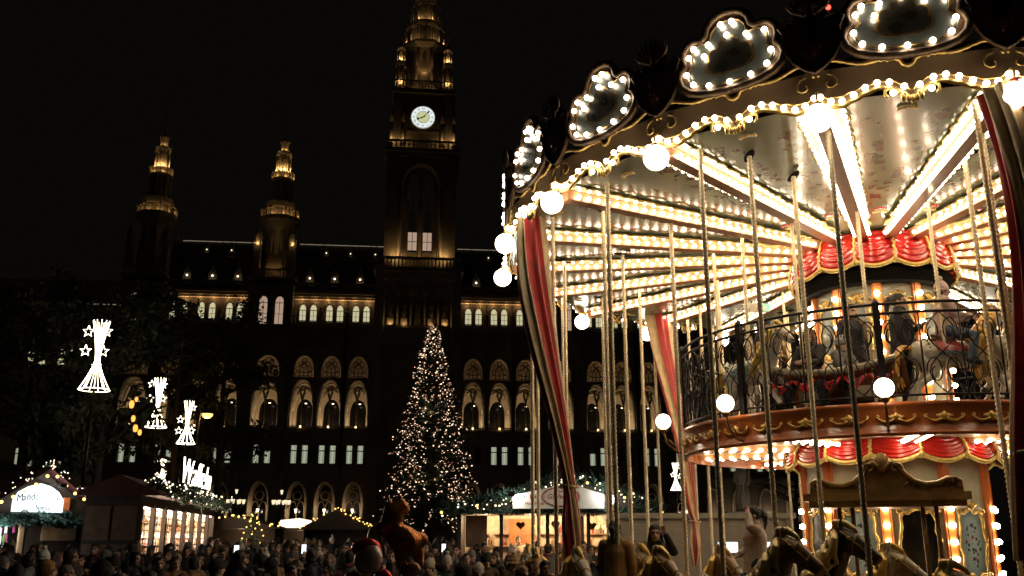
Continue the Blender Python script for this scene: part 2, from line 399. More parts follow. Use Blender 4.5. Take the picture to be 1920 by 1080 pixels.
def headgear():
    G = {}; X, Y, Z = 0, 0, HEADZ
    def cap(r, z0, sc, extra=None, fold=True):
        b = MB()
        rb = lambda u: 1 + .022 * cos(2 * pi * 22 * u)
        b.grid(lambda u, v: ((r * rb(u) * sc[0] * cos(v * pi / 2) * cos(2 * pi * u)), .014 + r * rb(u) * sc[1] * cos(v * pi / 2) * sin(2 * pi * u), z0 + r * sc[2] * sin(v * pi / 2) + .012 * sin(5 * u + v * 4)), 66, 8, 0, True, True)
        b.grid(lambda u, v: ((r * sc[0] * cos(2 * pi * u)) * (1 + .05 * sin(v * pi)), .014 + r * sc[1] * (1 + .05 * sin(v * pi)) * sin(2 * pi * u), z0 - .045 * v), 20, 4, 0, True, True)
        if extra: extra(b)
        return b
    G['knit_hat'] = cap(.112, Z + .045, (.9, 1.02, 1.12)).mesh('knit_hat')
    G['bobble_hat'] = cap(.114, Z + .045, (.9, 1.02, 1.25), lambda b: b.sphere((0, .02, Z + .22), .045, 10, 8)).mesh('bobble_hat')
    def brim(b): b.grid(lambda u, v: ((.102 + .045 * v) * cos(2 * pi * u), .014 + (.112 + .045 * v) * sin(2 * pi * u), Z + .03 - .035 * v), 20, 3, 0, True, True)
    G['bucket_hat'] = cap(.114, Z + .035, (.9, 1.02, 1.0), brim).mesh('bucket_hat')
    # hair
    b = MB(); b.sphere((0, .026, Z + .045), .108, 16, 10, sc=(.86, .99, .98)); b.sphere((0, .05, Z - .02), .09, 12, 8, sc=(.92, .75, 1.0))
    short = b
    me = remesh(b, .014, 1); drop_face(me); G['short_hair'] = me
    b = MB(); b.sphere((0, .026, Z + .045), .112, 16, 10, sc=(.88, .99, .98)); b.sphere((0, .05, Z - .03), .10, 12, 8, sc=(.95, .75, 1.1))
    for sg in (-1, 1): limb(b, [(sg * .075, .02, Z + .0, .035), (sg * .088, .03, Z - .12, .040), (sg * .082, .04, Z - .24, .034), (sg * .07, .03, Z - .31, .015)])
    limb(b, [(0, .09, Z, .07), (0, .10, Z - .15, .075), (0, .10, Z - .28, .05)])
    me = remesh(b, .014, 1); drop_face(me); G['long_hair'] = me
    b = MB(); b.sphere((0, .026, Z + .045), .108, 16, 10, sc=(.86, .99, .98)); limb(b, [(0, .12, Z + .07, .04), (0, .17, Z + .02, .045), (0, .18, Z - .10, .035), (0, .16, Z - .2, .012)])
    me = remesh(b, .014, 1); drop_face(me); G['ponytail'] = me
    b = MB(); b.sphere((0, .03, Z + .03), .13, 18, 12, sc=(.92, 1.0, 1.08)); limb(b, [(0, .07, Z - .09, .10), (0, .06, Z - .14, .11)])
    me = remesh(b, .014, 1); drop_face(me, .07, .105); G['hood'] = me
    for k, m in G.items():
        if not len(m.materials): setmat(m, 'iron')
    b = MB(); b.tube([(.105 * cos(a), .01, Z + .02 + .12 * sin(a)) for a in [i * pi / 12 for i in range(13)]], .008, 6)
    for sg in (-1, 1): b.sphere((sg * .098, .01, Z + .0), .042, 10, 8, sc=(.5, 1, 1))
    G['earmuffs'] = setmat(b.mesh('earmuffs'), 'iron')
    b = MB()
    b.grid(lambda u, v: ((.085 + .03 * sin(pi * v)) * cos(2 * pi * u), .02 + (.085 + .032 * sin(pi * v)) * sin(2 * pi * u), 1.40 + .085 * v + .008 * sin(4 * pi * u)), 20, 6, 0, True, True)
    limb(b, [(.05, -.13, 1.42, .032), (.06, -.185, 1.30, .034), (.065, -.19, 1.12, .03)])
    G['scarf'] = setmat(b.mesh('scarf'), 'iron')
    return G
def drop_face(me, w=.074, zt=.075):
    """cut the opening for the face out of a hair or hood shell"""
    import bmesh
    bm = bmesh.new(); bm.from_mesh(me)
    dead = [f for f in bm.faces if (lambda c: c.y < .0 - .25 * max(0, abs(c.x) - .05) and abs(c.x) < w and c.z < HEADZ + zt - .35 * abs(c.x) and c.z > HEADZ - .16)(f.calc_center_median())]
    bmesh.ops.delete(bm, geom=dead, context='FACES')
    for v in bm.verts:      # strands and tufts
        c = v.co; v.co = c + v.normal * (.010 * noise.noise(Vector((c.x * 55, c.y * 55, c.z * 14))) + .008 * noise.noise(c * 22))
    bm.to_mesh(me); bm.free()
GEAR = headgear()

def make_person(label, loc, rz, pose='down', coat=(.02, .02, .025), gear='short_hair', gearcol=(.02, .014, .01), extra=None, excol=(.2, .05, .05), trous=(.015, .015, .02), h=1.0, skin=None, group=None):
    t = thing('person', label, 'person', loc, rz, group); t.scale = (h, h, h)
    D = POSES[pose]
    def piece(nm, me, col, rough=.8):
        o = ob(nm, me, t)
        if col is not None:
            key = nm + '_cloth_%02d%02d%02d' % tuple(int(c * 99) for c in col)
            m = coloured(key, col, rough=rough, var=.22, scale=9, bump=.15, bscale=45)
            o.material_slots[0].link = 'OBJECT'; o.material_slots[0].material = m
        return o
    piece('body', D['body'], None); piece('coat', D['coat'], coat); piece('trousers', D['trousers'], trous); piece('shoe', D['shoes'], (.012, .01, .01), .5)
    if gear:
        if gear in ('knit_hat', 'bobble_hat', 'bucket_hat'): piece('hair', GEAR['short_hair'], (.03, .018, .012), .55)
        piece(gear, GEAR[gear], gearcol, .55 if 'hair' in gear or gear == 'ponytail' else .9)
    if extra: piece(extra, GEAR[extra], excol, .9)
    return t

# ---- carousel horse (canonical: walks to +x, pole at origin, barrel centre z 0)
def horse_meshes():
    b = MB()
    limb(b, [(-.46, 0, .05, .225), (-.2, 0, .0, .215), (.1, 0, -.01, .21), (.40, 0, .05, .24)], n=16)
    limb(b, [(.42, 0, .10, .20), (.60, 0, .32, .155), (.72, 0, .53, .12), (.78, 0, .66, .105)], n=14)
    limb(b, [(.76, 0, .70, .10), (.90, 0, .64, .098), (1.02, 0, .55, .070), (1.12, 0, .47, .060)], n=12)
    limb(b, [(.84, 0, .58, .07), (.98, 0, .49, .05), (1.09, 0, .43, .045)], n=10)
    for s in (-1, 1):
        limb(b, [(.76, s * .05, .77, .032), (.765, s * .06, .84, .026), (.79, s * .06, .91, .008)], n=8)
        b.sphere((.90, s * .078, .675), .024, 8, 6)
        b.sphere((1.15, s * .03, .48), .018, 8, 6)
        limb(b, [(.86, s * .05, .57, .05), (.88, s * .05, .60, .055)], n=8)
        limb(b, [(-.46, s * .11, .02, .165), (-.34, s * .15, -.28, .095), (-.36, s * .15, -.33, .085), (-.62, s * .14, -.52, .055), (-.72, s * .13, -.78, .04), (-.78, s * .13, -.86, .056)])
    limb(b, [(.42, .13, -.05, .115), (.70, .14, -.22, .070), (.74, .14, -.25, .062), (.62, .14, -.50, .042), (.55, .14, -.56, .055)])
    limb(b, [(.42, -.13, -.05, .115), (.66, -.14, -.36, .070), (.69, -.14, -.40, .060), (.86, -.14, -.62, .042), (.92, -.14, -.68, .055)])
    body = remesh(b, .0165, 2)
    m = MB()
    for s in (-1, 1):
        for i in range(8):
            t = i / 7; cxx = .42 + .35 * t; czz = .12 + .54 * t; r = .195 - .085 * t; nx, nz = -.84, .54
            y1 = s * (r + .035); j = random.random() * .06; q = .03 * sin(i * 2.3)
            limb(m, [(cxx + nx * r * .95, s * .02, czz + nz * r * .98, .050), (cxx + nx * r * .8, s * r * .75, czz + nz * r * .7 + .01, .050), (cxx + nx * r * .45 + q, y1, czz + nz * r * .1, .046), (cxx + nx * r * .55 - .05 + j, y1 * 1.10, czz - .13 - j, .040), (cxx + nx * r * .5 - q, y1 * 1.08, czz - .22 - j, .024), (cxx + nx * r * .8 - .07, y1 * 1.0, czz - .27 - j, .010)], n=8)
    limb(m, [(.70, 0, .84, .05), (.80, 0, .84, .045), (.90, .0, .78, .03), (.95, .02, .70, .012)], n=8)
    limb(m, [(.38, 0, .30, .04), (.55, 0, .52, .05), (.66, 0, .74, .05), (.72, 0, .84, .04)], n=8)
    mane = remesh(m, .0135, 1)
    q = MB()
    for i in range(7):
        dy = (i - 3) * .025
        limb(q, [(-.64, dy * .4, .12, .045), (-.80, dy, .13, .05), (-.93, dy * 1.6, -.05, .05), (-.97 + .02 * sin(i * 2), dy * 2.2, -.32, .042), (-.90 + .03 * cos(i), dy * 2.4, -.56 - .03 * (i % 3), .012)], n=8)
    tail = remesh(q, .014, 1)
    sd = MB()
    sd.grid(lambda u, v: (-.30 + .50 * u, (.238 + .012 * cos(pi * (u - .5))) * sin((v - .5) * pi * .95), .0 + .245 * cos((v - .5) * pi * .95) + .02 * sin(pi * u)), 10, 16)
    cl = sd.mesh('blanket')
    s2 = MB()
    limb(s2, [(-.20, 0, .25, .10), (-.08, 0, .215, .10), (.06, 0, .225, .09)], n=10); limb(s2, [(-.24, -.08, .32, .03), (-.26, 0, .35, .035), (-.24, .08, .32, .03)], n=8); limb(s2, [(.11, 0, .25, .035), (.13, 0, .33, .028)], n=8)
    for s in (-1, 1): limb(s2, [(-.05, s * .20, .12, .02), (-.03, s * .25, -.05, .018), (-.02, s * .255, -.2, .016)], n=6)
    sad = remesh(s2, .016, 1)
    tr = MB()
    for s in (-1, 1):
        for i in range(11): tr.sphere((-.30 + .05 * i, s * .25, .0 + .02 * sin(i * 1.9)), .026, 8, 6)
    for a in range(9):
        th = -1.4 + 2.8 * a / 8
        tr.sphere((.30 + .02 * cos(th), .255 * sin(th), .05 + .25 * cos(th)), .024, 8, 6); tr.sphere((-.42, .235 * sin(th), .05 + .235 * cos(th)), .022, 8, 6)
    trim = tr.mesh('trim')
    br = MB()
    for x, z, r in ((1.035, .525, .080), (.90, .62, .108)):
        br.tube([(x + .35 * r * sin(a), r * .95 * cos(a), z + r * sin(a)) for a in [2 * pi * i / 12 for i in range(13)]], .012, 6)
    for s in (-1, 1):
        br.tube([(1.03, s * .078, .53), (.96, s * .09, .60), (.84, s * .098, .70), (.76, s * .07, .76)], .011, 6); br.sphere((.86, s * .10, .68), .028, 8, 6); br.sphere((1.03, s * .078, .53), .022, 8, 6)
    bri = br.mesh('bridle')
    hf = MB()
    for p in ((-.78, .13, -.86), (-.78, -.13, -.86), (.55, .14, -.56), (.92, -.14, -.68)): hf.sphere(p, .064, 10, 6, sc=(1.1, .95, .8))
    return dict(body=body, mane=mane, tail=tail, blanket=cl, saddle=sad, trim=trim, bridle=bri, hoof=hf.mesh('hoof'))
HORSE = horse_meshes()
for k_, m_ in HORSE.items(): setmat(m_, 'gold')
def make_horse(label, loc, rz, body=(.55, .47, .34), mane=(.62, .40, .09), blanket=(.25, .03, .03), trim=(.10, .22, .26), sc=1.0, group=None, name='carousel_horse'):
    t = thing(name, label, 'carousel horse', loc, rz, group); t.scale = (sc, sc, sc)
    def piece(nm, col, **k):
        o = ob(nm, HORSE[nm], t); key = 'horse_paint_%02d%02d%02d%s' % (*[int(c * 99) for c in col], 'g' if 'metal' in k else '')
        m = coloured(key, col, var=.25, scale=5, coat=.5, **k); o.material_slots[0].link = 'OBJECT'; o.material_slots[0].material = m
    piece('body', body, rough=.3); piece('mane', mane, rough=.32, metal=.45); piece('tail', mane, rough=.32, metal=.45); piece('blanket', blanket, rough=.3)
    piece('saddle', (.10, .035, .015), rough=.3); piece('trim', trim, rough=.3); piece('bridle', (.45, .26, .06), rough=.3); piece('hoof', (.04, .03, .02), rough=.3)
    return t
# ================================================================== ground and town hall
mb = MB(); mb.box(-400, 400, -60, 500, -.25, 0); g = mb.build('ground', 'asphalt'); g['kind'] = 'structure'
HALL = thing('town_hall', 'huge dark neo-Gothic town hall with pointed arcades, lit windows and clock tower', 'town hall', (-.45, 115, 0), radians(6))
UT = -11.5; BW = 3.42
bays = [-41.0, -37.6, -34.2, -25.2, -21.9, -18.6]; bays = bays + [2 * UT - b for b in bays]
side = [-29.6, 2 * UT + 29.6]; ends = [-45.1, 2 * UT + 45.1]
def pointed(cx, hw, sill, spring, apex, y, r, n=10):
    R = [(hw, sill)] + [(hw * (1 - (i / n) ** 1.75), spring + (apex - spring) * sin(i / n * pi / 2) ** .92) for i in range(n + 1)]
    return [(cx - w, y, z) for w, z in R] + [(cx + w, y, z) for w, z in reversed(R[:-1])]
def ring(cx, cz, rad, y, lobes=0, n=24):
    return [(cx + (rad * (1 + .16 * abs(cos(lobes * a / 2)) if lobes else rad * 1.0) if lobes else rad) * cos(a), y, cz + (rad * (1 + .16 * abs(cos(lobes * a / 2))) if lobes else rad) * sin(a)) for a in [2 * pi * i / n for i in range(n + 1)]]
def bay_meshes(w, k=1.0):
    """one bay of the front, w wide; k widens the arcade openings"""
    h = w / 2; D = {}
    b = MB()
    b.arch_wall(-h, h, 0, 9.2, 0, 1.16, .9, 5.5, 8.1, 0, .45, steps=8, rmi=1)  # reveal in a paler stone colour that stands in for lantern light
    for i in (1, 2):    # stepped orders of the arch, paler to put lantern light into the stone
        yy = .45 * i; b.arch_wall(-1.2, 1.2, .6, 8.3, 0, 1.16 - .13 * i, .9, 5.5, 8.1 - .16 * i, yy, yy + .45, 1, steps=8, rmi=1)
    # small-window storey
    ww = .37; cs = (-.66, .66); z0, z1 = 10.3, 12.45
    xs = [-h, cs[0] - ww, cs[0] + ww, cs[1] - ww, cs[1] + ww, h]
    b.quad((-h, 0, 9.2), (h, 0, 9.2), (h, 0, z0), (-h, 0, z0)); b.quad((-h, 0, z1), (h, 0, z1), (h, 0, 13.6), (-h, 0, 13.6))
    for i in (0, 2, 4): b.quad((xs[i], 0, z0), (xs[i + 1], 0, z0), (xs[i + 1], 0, z1), (xs[i], 0, z1))
    for c in cs:
        for s in (-1, 1): b.quad((c + s * ww, 0, z0), (c + s * ww, .4, z0), (c + s * ww, .4, z1), (c + s * ww, 0, z1))
        b.quad((c - ww, 0, z1), (c + ww, 0, z1), (c + ww, .4, z1), (c - ww, .4, z1)); b.quad((c - ww, 0, z0), (c + ww, 0, z0), (c + ww, .4, z0), (c - ww, .4, z0))
    b.arch_wall(-h, h, 13.6, 20.55, 0, 1.28 * k, 14.6, 17.5, 20.4, 0, .6, steps=9)
    b.arch_wall(-h, h, 20.55, 24.2, 0, 1.22 * k, 20.7, 21.5, 23.4, 0, .6, steps=9)
    b.quad((-h, 0, 24.2), (h, 0, 24.2), (h, 0, 27.1), (-h, 0, 27.1)); b.quad((-h, 0, 27.1), (h, 0, 27.1), (h, .9, 27.1), (-h, .9, 27.1))
    for s, c in ((-1, -.66), (1, .66)):
        a0, a1 = (-h, 0) if s < 0 else (0, h); b.arch_wall(a0, a1, 27.1, 31, c, .40, 27.85, 29.35, 30.08, .9, 1.2, steps=6)
    D['bay_wall'] = setmat(b.mesh('bay_wall'), 'stone', 'stone_pale')
    t = MB()      # string courses, buttresses, hood moulds
    for z, d, hh in ((9.1, .16, .22), (13.5, .3, .3), (24.1, .3, .25), (25.6, .2, .22), (26.9, .35, .24)): t.box(-h, h, -d, .02, z, z + hh)
    for s in (-1, 1): t.box(s * h - .2, s * h + .2, -.28, .0, 9.32, 26.9); t.prism([(s * h - .22, 26.9), (s * h + .22, 26.9), (s * h, 27.6)], -.3, -.1)
    t.tube(pointed(0, 1.28 * k + .1, 14.6, 17.5, 20.52, -.02, .07), .07, 5); t.tube(pointed(0, 1.22 * k + .1, 20.7, 21.5, 23.52, -.02, .07), .07, 5); t.tube(pointed(0, 1.27, .9, 5.5, 8.22, -.02, .07), .07, 5)
    t.box(-h, h, .25, .9, 30.95, 31.25); t.box(-h, h, .0, .9, 31.25, 31.65)
    n = 9
    for i in range(n): x = -h + (i + .5) * w / n; t.box(x - .07, x + .07, .55, .9, 30.7, 30.95)
    t.box(-h, h, .2, .6, 32.5, 32.75)
    for i in range(8): x = -h + (i + .5) * w / 8; t.box(x - .06, x + .06, .3, .5, 31.65, 32.5)
    for c in cs: t.tube(pointed(c, .46, 27.9, 29.35, 30.2, .87, .04), .045, 5)
    D['moulding'] = setmat(t.mesh('moulding'), 'stone')
    t = MB(); y = .98      # ground arch tracery
    t.tube([(0, y, .9), (0, y, 5.4)], .07, 6)
    for c in (-.46, .46): t.tube(pointed(c, .42, .9, 4.9, 5.9, y, .06), .06, 5)
    t.tube(ring(0, 6.55, .42, y, 5), .075, 5); t.tube(ring(0, 6.55, .56, y), .05, 5)
    t.box(-.9, .9, y - .04, y + .04, 3.1, 3.25)
    D['ground_tracery'] = setmat(t.mesh('ground_tracery'), 'stone_pale')
    t = MB(); y = .3
    t.tube([(0, y, 14.6), (0, y, 17.7)], .075, 6); t.lathe([(.08, 0), (.14, .12), (.1, .2)], 8, c=(0, y, 17.55))
    for s in (-1, 1): t.tube(pointed(s * .64 * k, .60 * k, 17.5, 17.75, 19.5, y, .08), .08, 5)
    t.tube(ring(0, 19.35, .26, y, 3), .06, 5); t.tube([(0, y, 17.7), (-.35, y, 18.9), (-.2, y, 19.3)], .06, 5); t.tube([(0, y, 17.7), (.35, y, 18.9), (.2, y, 19.3)], .06, 5)
    D['loggia_tracery'] = setmat(t.mesh('loggia_tracery'), 'stone')
    t = MB()
    t.tube([(0, y, 20.7), (0, y, 21.7)], .06, 5)
    for cx, cz, r in ((0, 22.85, .30), (-.42, 22.4, .27), (.42, 22.4, .27), (-.72 * k, 21.75, .28), (.72 * k, 21.75, .28), (0, 22.1, .25), (-.75 * k, 21.1, .27), (.75 * k, 21.1, .27), (-.25, 21.1, .24), (.25, 21.1, .24)): t.tube(ring(cx, cz, r, y, n=14), .055, 5)
    t.box(-1.2 * k, 1.2 * k, y - .06, y + .06, 20.62, 20.75); t.tube(pointed(0, .5, 20.7, 21.4, 22.5, y, .05), .05, 5)
    D['rose_tracery'] = setmat(t.mesh('rose_tracery'), 'stone')
    t = MB(); t.box(-1.3 * k, 1.3 * k, -.22, -.08, 14.62, 14.75)
    t.box(-1.3 * k, 1.3 * k, -.24, -.06, 13.85, 13.95)
    for i in range(11): x = -1.25 * k + i * .25 * k; t.box(x - .035, x + .035, -.2, -.1, 13.95, 14.62)
    t.box(-1.3 * k, 1.3 * k, -.2, -.1, 14.22, 14.32)
    D['balustrade'] = setmat(t.mesh('balustrade'), 'stone')
    t = MB()      # loggia room: back wall with a dark doorway, vault, floor
    t.arch_wall(-h, h, 14.3, 21.0, 0, 1.02 * k, 14.5, 16.9, 18.5, 3.3, 3.7, round_=True, steps=8)
    t.grid(lambda u, v: (-h + w * u, .6 + 2.7 * v, 20.9 + 2.9 * sin(pi * u) ** .7), 10, 3)
    t.quad((-h, 3.3, 21), (h, 3.3, 21), (h, 3.3, 23.9), (-h, 3.3, 23.9)); t.box(-h, h, .0, 3.4, 14.3, 14.5)
    for s in (-1, 1): t.tube([(s * 1.25 * k, 3.25, 14.5), (s * 1.25 * k, 3.25, 17.2)], .14, 8)
    t.tube(pointed(0, 1.3 * k, 16.9, 17.0, 19.6, 3.2, .1), .13, 6); t.tube(pointed(0, 1.25 * k, 16.9, 17.2, 20.2, 1.9, .1), .12, 6)
    D['loggia_vault'] = setmat(t.mesh('loggia_vault'), 'stone_pale')
    D['loggia_door'] = setmat(MB().box(-h, h, 3.75, 3.8, 14.3, 19).mesh('loggia_door'), 'mirror_dark'); D['ground_glass'] = setmat(MB().box(-1.2, 1.2, 1.5, 1.55, .3, 8.4).mesh('ground_glass'), 'mirror_dark')
    t = MB(); t.box(-h, h, .62, .68, 30.60, 30.66); D['cornice_light'] = setmat(t.mesh('cornice_light'), 'warm_strip')
    t = MB()
    for c in cs: t.box(c - ww, c + ww, .36, .40, 11.78, 11.9); t.box(c - ww, c - ww + .05, .36, .4, z0, z1); t.box(c + ww - .05, c + ww, .36, .4, z0, z1)
    D['window_frame'] = t
    return D
SMALLF = MB(); SMALLF.box(-.37, .37, .33, .37, 11.75, 11.87); SMALLF.box(-.37, -.31, .33, .37, 10.3, 12.45); SMALLF.box(.31, .37, .33, .37, 10.3, 12.45); me_swf = setmat(SMALLF.mesh('office_window'), 'iron')
me_swp = setmat(MB().box(-.37, .37, .39, .41, 10.3, 11.76).box(-.37, .37, .39, .41, 11.86, 12.45).mesh('pane'), 'pane_green')
me_swp2 = setmat(MB().box(-.37, .37, .39, .41, 10.3, 11.76).mesh('pane'), 'pane_green')
me_swd = setmat(MB().box(-.37, .37, .40, .42, 10.3, 12.45).mesh('pane'), 'mirror_dark')
LF = MB(); LF.box(-.025, .025, 1.08, 1.12, 27.85, 29.35); LF.box(-.38, .38, 1.08, 1.12, 29.3, 29.38); LF.box(-.38, .38, 1.09, 1.11, 28.6, 28.64); me_lf = setmat(LF.mesh('gallery_window'), 'iron')
pt_ = [(p[0], p[2]) for p in pointed(0, .385, 27.85, 29.35, 30.06, 0, 0)]
me_lp = setmat(MB().prism(pt_, 1.13, 1.15).mesh('pane'), 'pane')
def statue_mesh(h=2.6):
    b = MB()
    b.lathe([(.0, 0), (.32, 0), (.34, .12), (.28, .5 * h / 2), (.24, .95 * h / 2), (.27, 1.35 * h / 2), (.24, 1.55 * h / 2), (.09, 1.64 * h / 2), (.12, 1.75 * h / 2), (.115, 1.9 * h / 2), (.0, h)], 12)
    for s in (-1, 1): limb(b, [(s * .24, 0, .74 * h, .10), (s * .33, -.08, .58 * h, .08), (s * .16, -.26, .52 * h, .07)], n=8)
    for i in range(9): a = i * 2 * pi / 9; b.tube([(.30 * cos(a), .30 * sin(a), .02), (.24 * cos(a + .2), .24 * sin(a + .2), .5 * h)], .05, 5)
    limb(b, [(.2, -.25, .5 * h, .04), (.34, -.3, .95 * h, .02)], n=6)
    return b
me_stat = setmat(statue_mesh().mesh('statue'), 'stone')
BAL = MB(); BAL.box(-1.3, 1.3, .1, .25, 27.72, 27.82)
for i in range(9): BAL.box(-1.22 + i * .305 - .05, -1.22 + i * .305 + .05, .13, .22, 27.12, 27.72)
me_gbal = setmat(BAL.mesh('gallery_balustrade'), 'stone')
LB = MB(); LB.tube([(0, .25, 7.6), (0, .25, 5.15)], .02, 4); LB.lathe([(.03, 5.15), (.2, 5.05), (.17, 5.0)], 6, c=(0, .25, 0)); LB.lathe([(.05, 4.5), (.02, 4.42)], 6, c=(0, .25, 0)); me_lant = setmat(LB.mesh('hanging_lantern'), 'iron')
me_lantg = setmat(MB().lathe([(.06, 4.5), (.175, 5.0)], 6, c=(0, .25, 0)).mesh('lantern_glass'), 'lantern')
me_upl = setmat(MB().lathe([(.04, 14.5), (.13, 14.62), (.15, 14.74), (.0, 14.76)], 8, c=(0, -.12, 0)).mesh('uplight'), 'lamp_warm')
me_pend = setmat(MB().sphere((0, 0, 0), .10, 8, 6, sc=(1.6, 1.6, .6)).mesh('pendant_lamp'), 'lantern')
BD = bay_meshes(BW); SD = bay_meshes(5.2, 1.18)
def put_bay(u, D, big=False):
    o = ob('bay_wall', D['bay_wall'], HALL, (u, 0, 0))
    for k in ('moulding', 'ground_tracery', 'loggia_tracery', 'rose_tracery', 'balustrade', 'loggia_vault', 'loggia_door', 'ground_glass'): ob(k, D[k], o)
    if not big:
        cl = ob('cornice_light', D['cornice_light'], o)
        for c in (-.85, .85): lamp('cornice_glow', cl, (c, .42, 30.45), 8, (1, .60, .26), .06)
    for c in (-.66, .66):
        q = ob('office_window', me_swf, HALL, (u + c, 0, 0)); hsh = int(abs(u * 13.7 + c * 5)) % 7
        ob('pane', me_swd if hsh == 0 else (me_swp2 if hsh == 3 else me_swp), q)
        if not big: q = ob('gallery_window', me_lf, HALL, (u + c, 0, 0)); ob('pane', me_lp, q)
    if not big: ob('gallery_balustrade', me_gbal, o)
    q = ob('hanging_lantern', me_lant, HALL, (u, 0, 0)); ob('lantern_glass', me_lantg, q); lamp('lantern_light', q, (0, .15, 4.75), 85, (1, .76, .5), .15)
    q = ob('uplight', me_upl, HALL, (u, 0, 0)); lamp('uplight_light', q, (0, .9, 14.95), 105, (1, .76, .46), .12)
    ob('pendant_lamp', me_pend, HALL, (u + .25, 2.2, 17.75))
for u in bays: put_bay(u, BD)
for u in side: put_bay(u, SD, True)
for u in bays:
    for s in (-.5, .5): ob('statue', me_stat, HALL, (u + s * BW, .45, 27.12))
# roof, dormers and ridge lights
for (u0, u1) in ((-42.6, -16.4), (2 * UT + 16.4, 2 * UT + 42.6)):
    b = MB(); prof = [(.7, 32.3), (.9, 32.6), (2.4, 36.4), (5.6, 39.3), (9, 39.3), (14, 32.5)]
    b.grid(lambda u, v: (u0 + (u1 - u0) * u, *prof[int(round(v * 5))]), 1, 5, 0, False); b.box(u0, u1, .62, .78, 31.6, 32.4)
    rf = b.build('roof', 'slate', HALL)
    b = MB()
    x = u0 + .2
    while x < u1 - .3:
        L_ = random.uniform(.5, 1.4); b.box(x, x + L_, 5.5, 5.56, 39.36, 39.45); x += L_ + random.choice([.03, .05, .12])
    b.build('ridge_light', 'ridge_strip', rf)
DM = MB(); DM.prism([(-.62, 32.7), (.62, 32.7), (.10, 34.9), (0, 35.3), (-.10, 34.9)], .9, 2.6); DM.tube([(0, .9, 35.2), (0, .9, 36.0)], [.06, .02], 5); DM.sphere((0, .9, 35.55), .1, 6, 4)
DM.tube([(-.66, .86, 32.7), (0, .86, 35.2)], .07, 5); DM.tube([(.66, .86, 32.7), (0, .86, 35.2)], .07, 5); DM.tube(ring(0, 33.55, .26, .86, 3), .06, 5)
me_dorm = setmat(DM.mesh('dormer'), 'stone'); me_dl = setmat(MB().sphere((0, .72, 33.42), .12, 8, 6).mesh('dormer_lamp'), 'lantern')
dl = [-40.3, -37.2, -34.1, -25.2, -22.1, -18.9]
for u in dl + [2 * UT - d for d in dl]:
    o = ob('dormer', me_dorm, HALL, (u, 0, 0)); ob('dormer_lamp', me_dl, o); lamp('dormer_light', o, (0, .55, 33.35), 1.3, (1, .75, .45), .05)
    o = ob('dormer', me_dorm, HALL, (u + 1.6, 2.0, 23.6 - 6.4 * .9), sc=(.55, 1, .55)); o.location = (u + 1.7, 1.9, 37.4 - 33.42 * .55); ob('dormer_lamp', me_dl, o)
# set-back wings at both ends
for sgn in (-1, 1):
    a, c = (UT + sgn * 36.5, UT + sgn * 66); x0, x1 = min(a, c), max(a, c)
    b = MB(); b.box(x0, x1, 8, 22, 0, 30); b.prism([(8, 30), (22, 30), (15, 36.2)], x0, x1, axis='x')
    for z in (9, 13.5, 24, 29.5): b.box(x0, x1, 7.7, 8, z, z + .4)
    w_ = b.build('wing', 'stone', HALL)
    b = MB(); x = x0 + 2
    while x < x1 - 2:
        L_ = random.uniform(.6, 2.4)
        if random.random() < .6: b.box(x, x + L_, 7.6, 7.7, 31.0, 31.1)
        x += L_ + .3
    b.build('ridge_light', 'ridge_strip', w_)
    for i in range(7):
        u = x0 + 3 + i * 3.7
        b = MB(); b.tube(pointed(0, 1.05, 1, 5.5, 8, 7.95, .1), .14, 5); q = b.build('arch_surround', 'stone_pale', w_, (u, 0, 0)); lamp('lantern_light', q, (0, 6.9, 5), 22, (1, .75, .5), .15)
        if i in (1, 2, 4, 5):
            for c in (-.66, .66): q = ob('office_window', me_swf, HALL, (u + c, 7.55, 0)); ob('pane', me_swp, q)
            for c in (-.66, .66): q = ob('gallery_window', me_lf, HALL, (u + c, 6.8, -5)); ob('pane', me_lp, q)
# ---- side towers
def octa(b, prof, c=(0, 0, 0), mi=0, n=8): b.lathe(prof, n, mi, False, c, pi / n, 2 * pi + pi / n); return b
def colonnade(b, r, z0, z1, n, t=.06, gable=.35, c=(0, 0)):
    for i in range(n):
        a = 2 * pi * i / n; x, y = c[0] + r * cos(a), c[1] + r * sin(a); b.tube([(x, y, z0), (x, y, z1)], t, 5); b.tube([(x, y, z1), (x, y, z1 + gable * 1.6)], [t * 1.6, .01], 5)
        a2 = 2 * pi * (i + 1) / n; am = (a + a2) / 2; x2, y2 = c[0] + r * cos(a2), c[1] + r * sin(a2); xm, ym = c[0] + r * cos(am), c[1] + r * sin(am)
        b.tube([(x, y, z1 - .1), (xm, ym, z1 + gable), (x2, y2, z1 - .1)], t * .8, 5)
def ballus(b, r, z0, z1, n):
    b.lathe([(r - .06, z1 - .1), (r + .08, z1 - .1), (r + .08, z1), (r - .06, z1)], 8, 0, False, (0, 0, 0), pi / 8, 2 * pi + pi / 8)
    for i in range(n): a = 2 * pi * i / n; b.tube([(r * .97 * cos(a), r * .97 * sin(a), z0), (r * .97 * cos(a), r * .97 * sin(a), z1 - .08)], .06, 4)
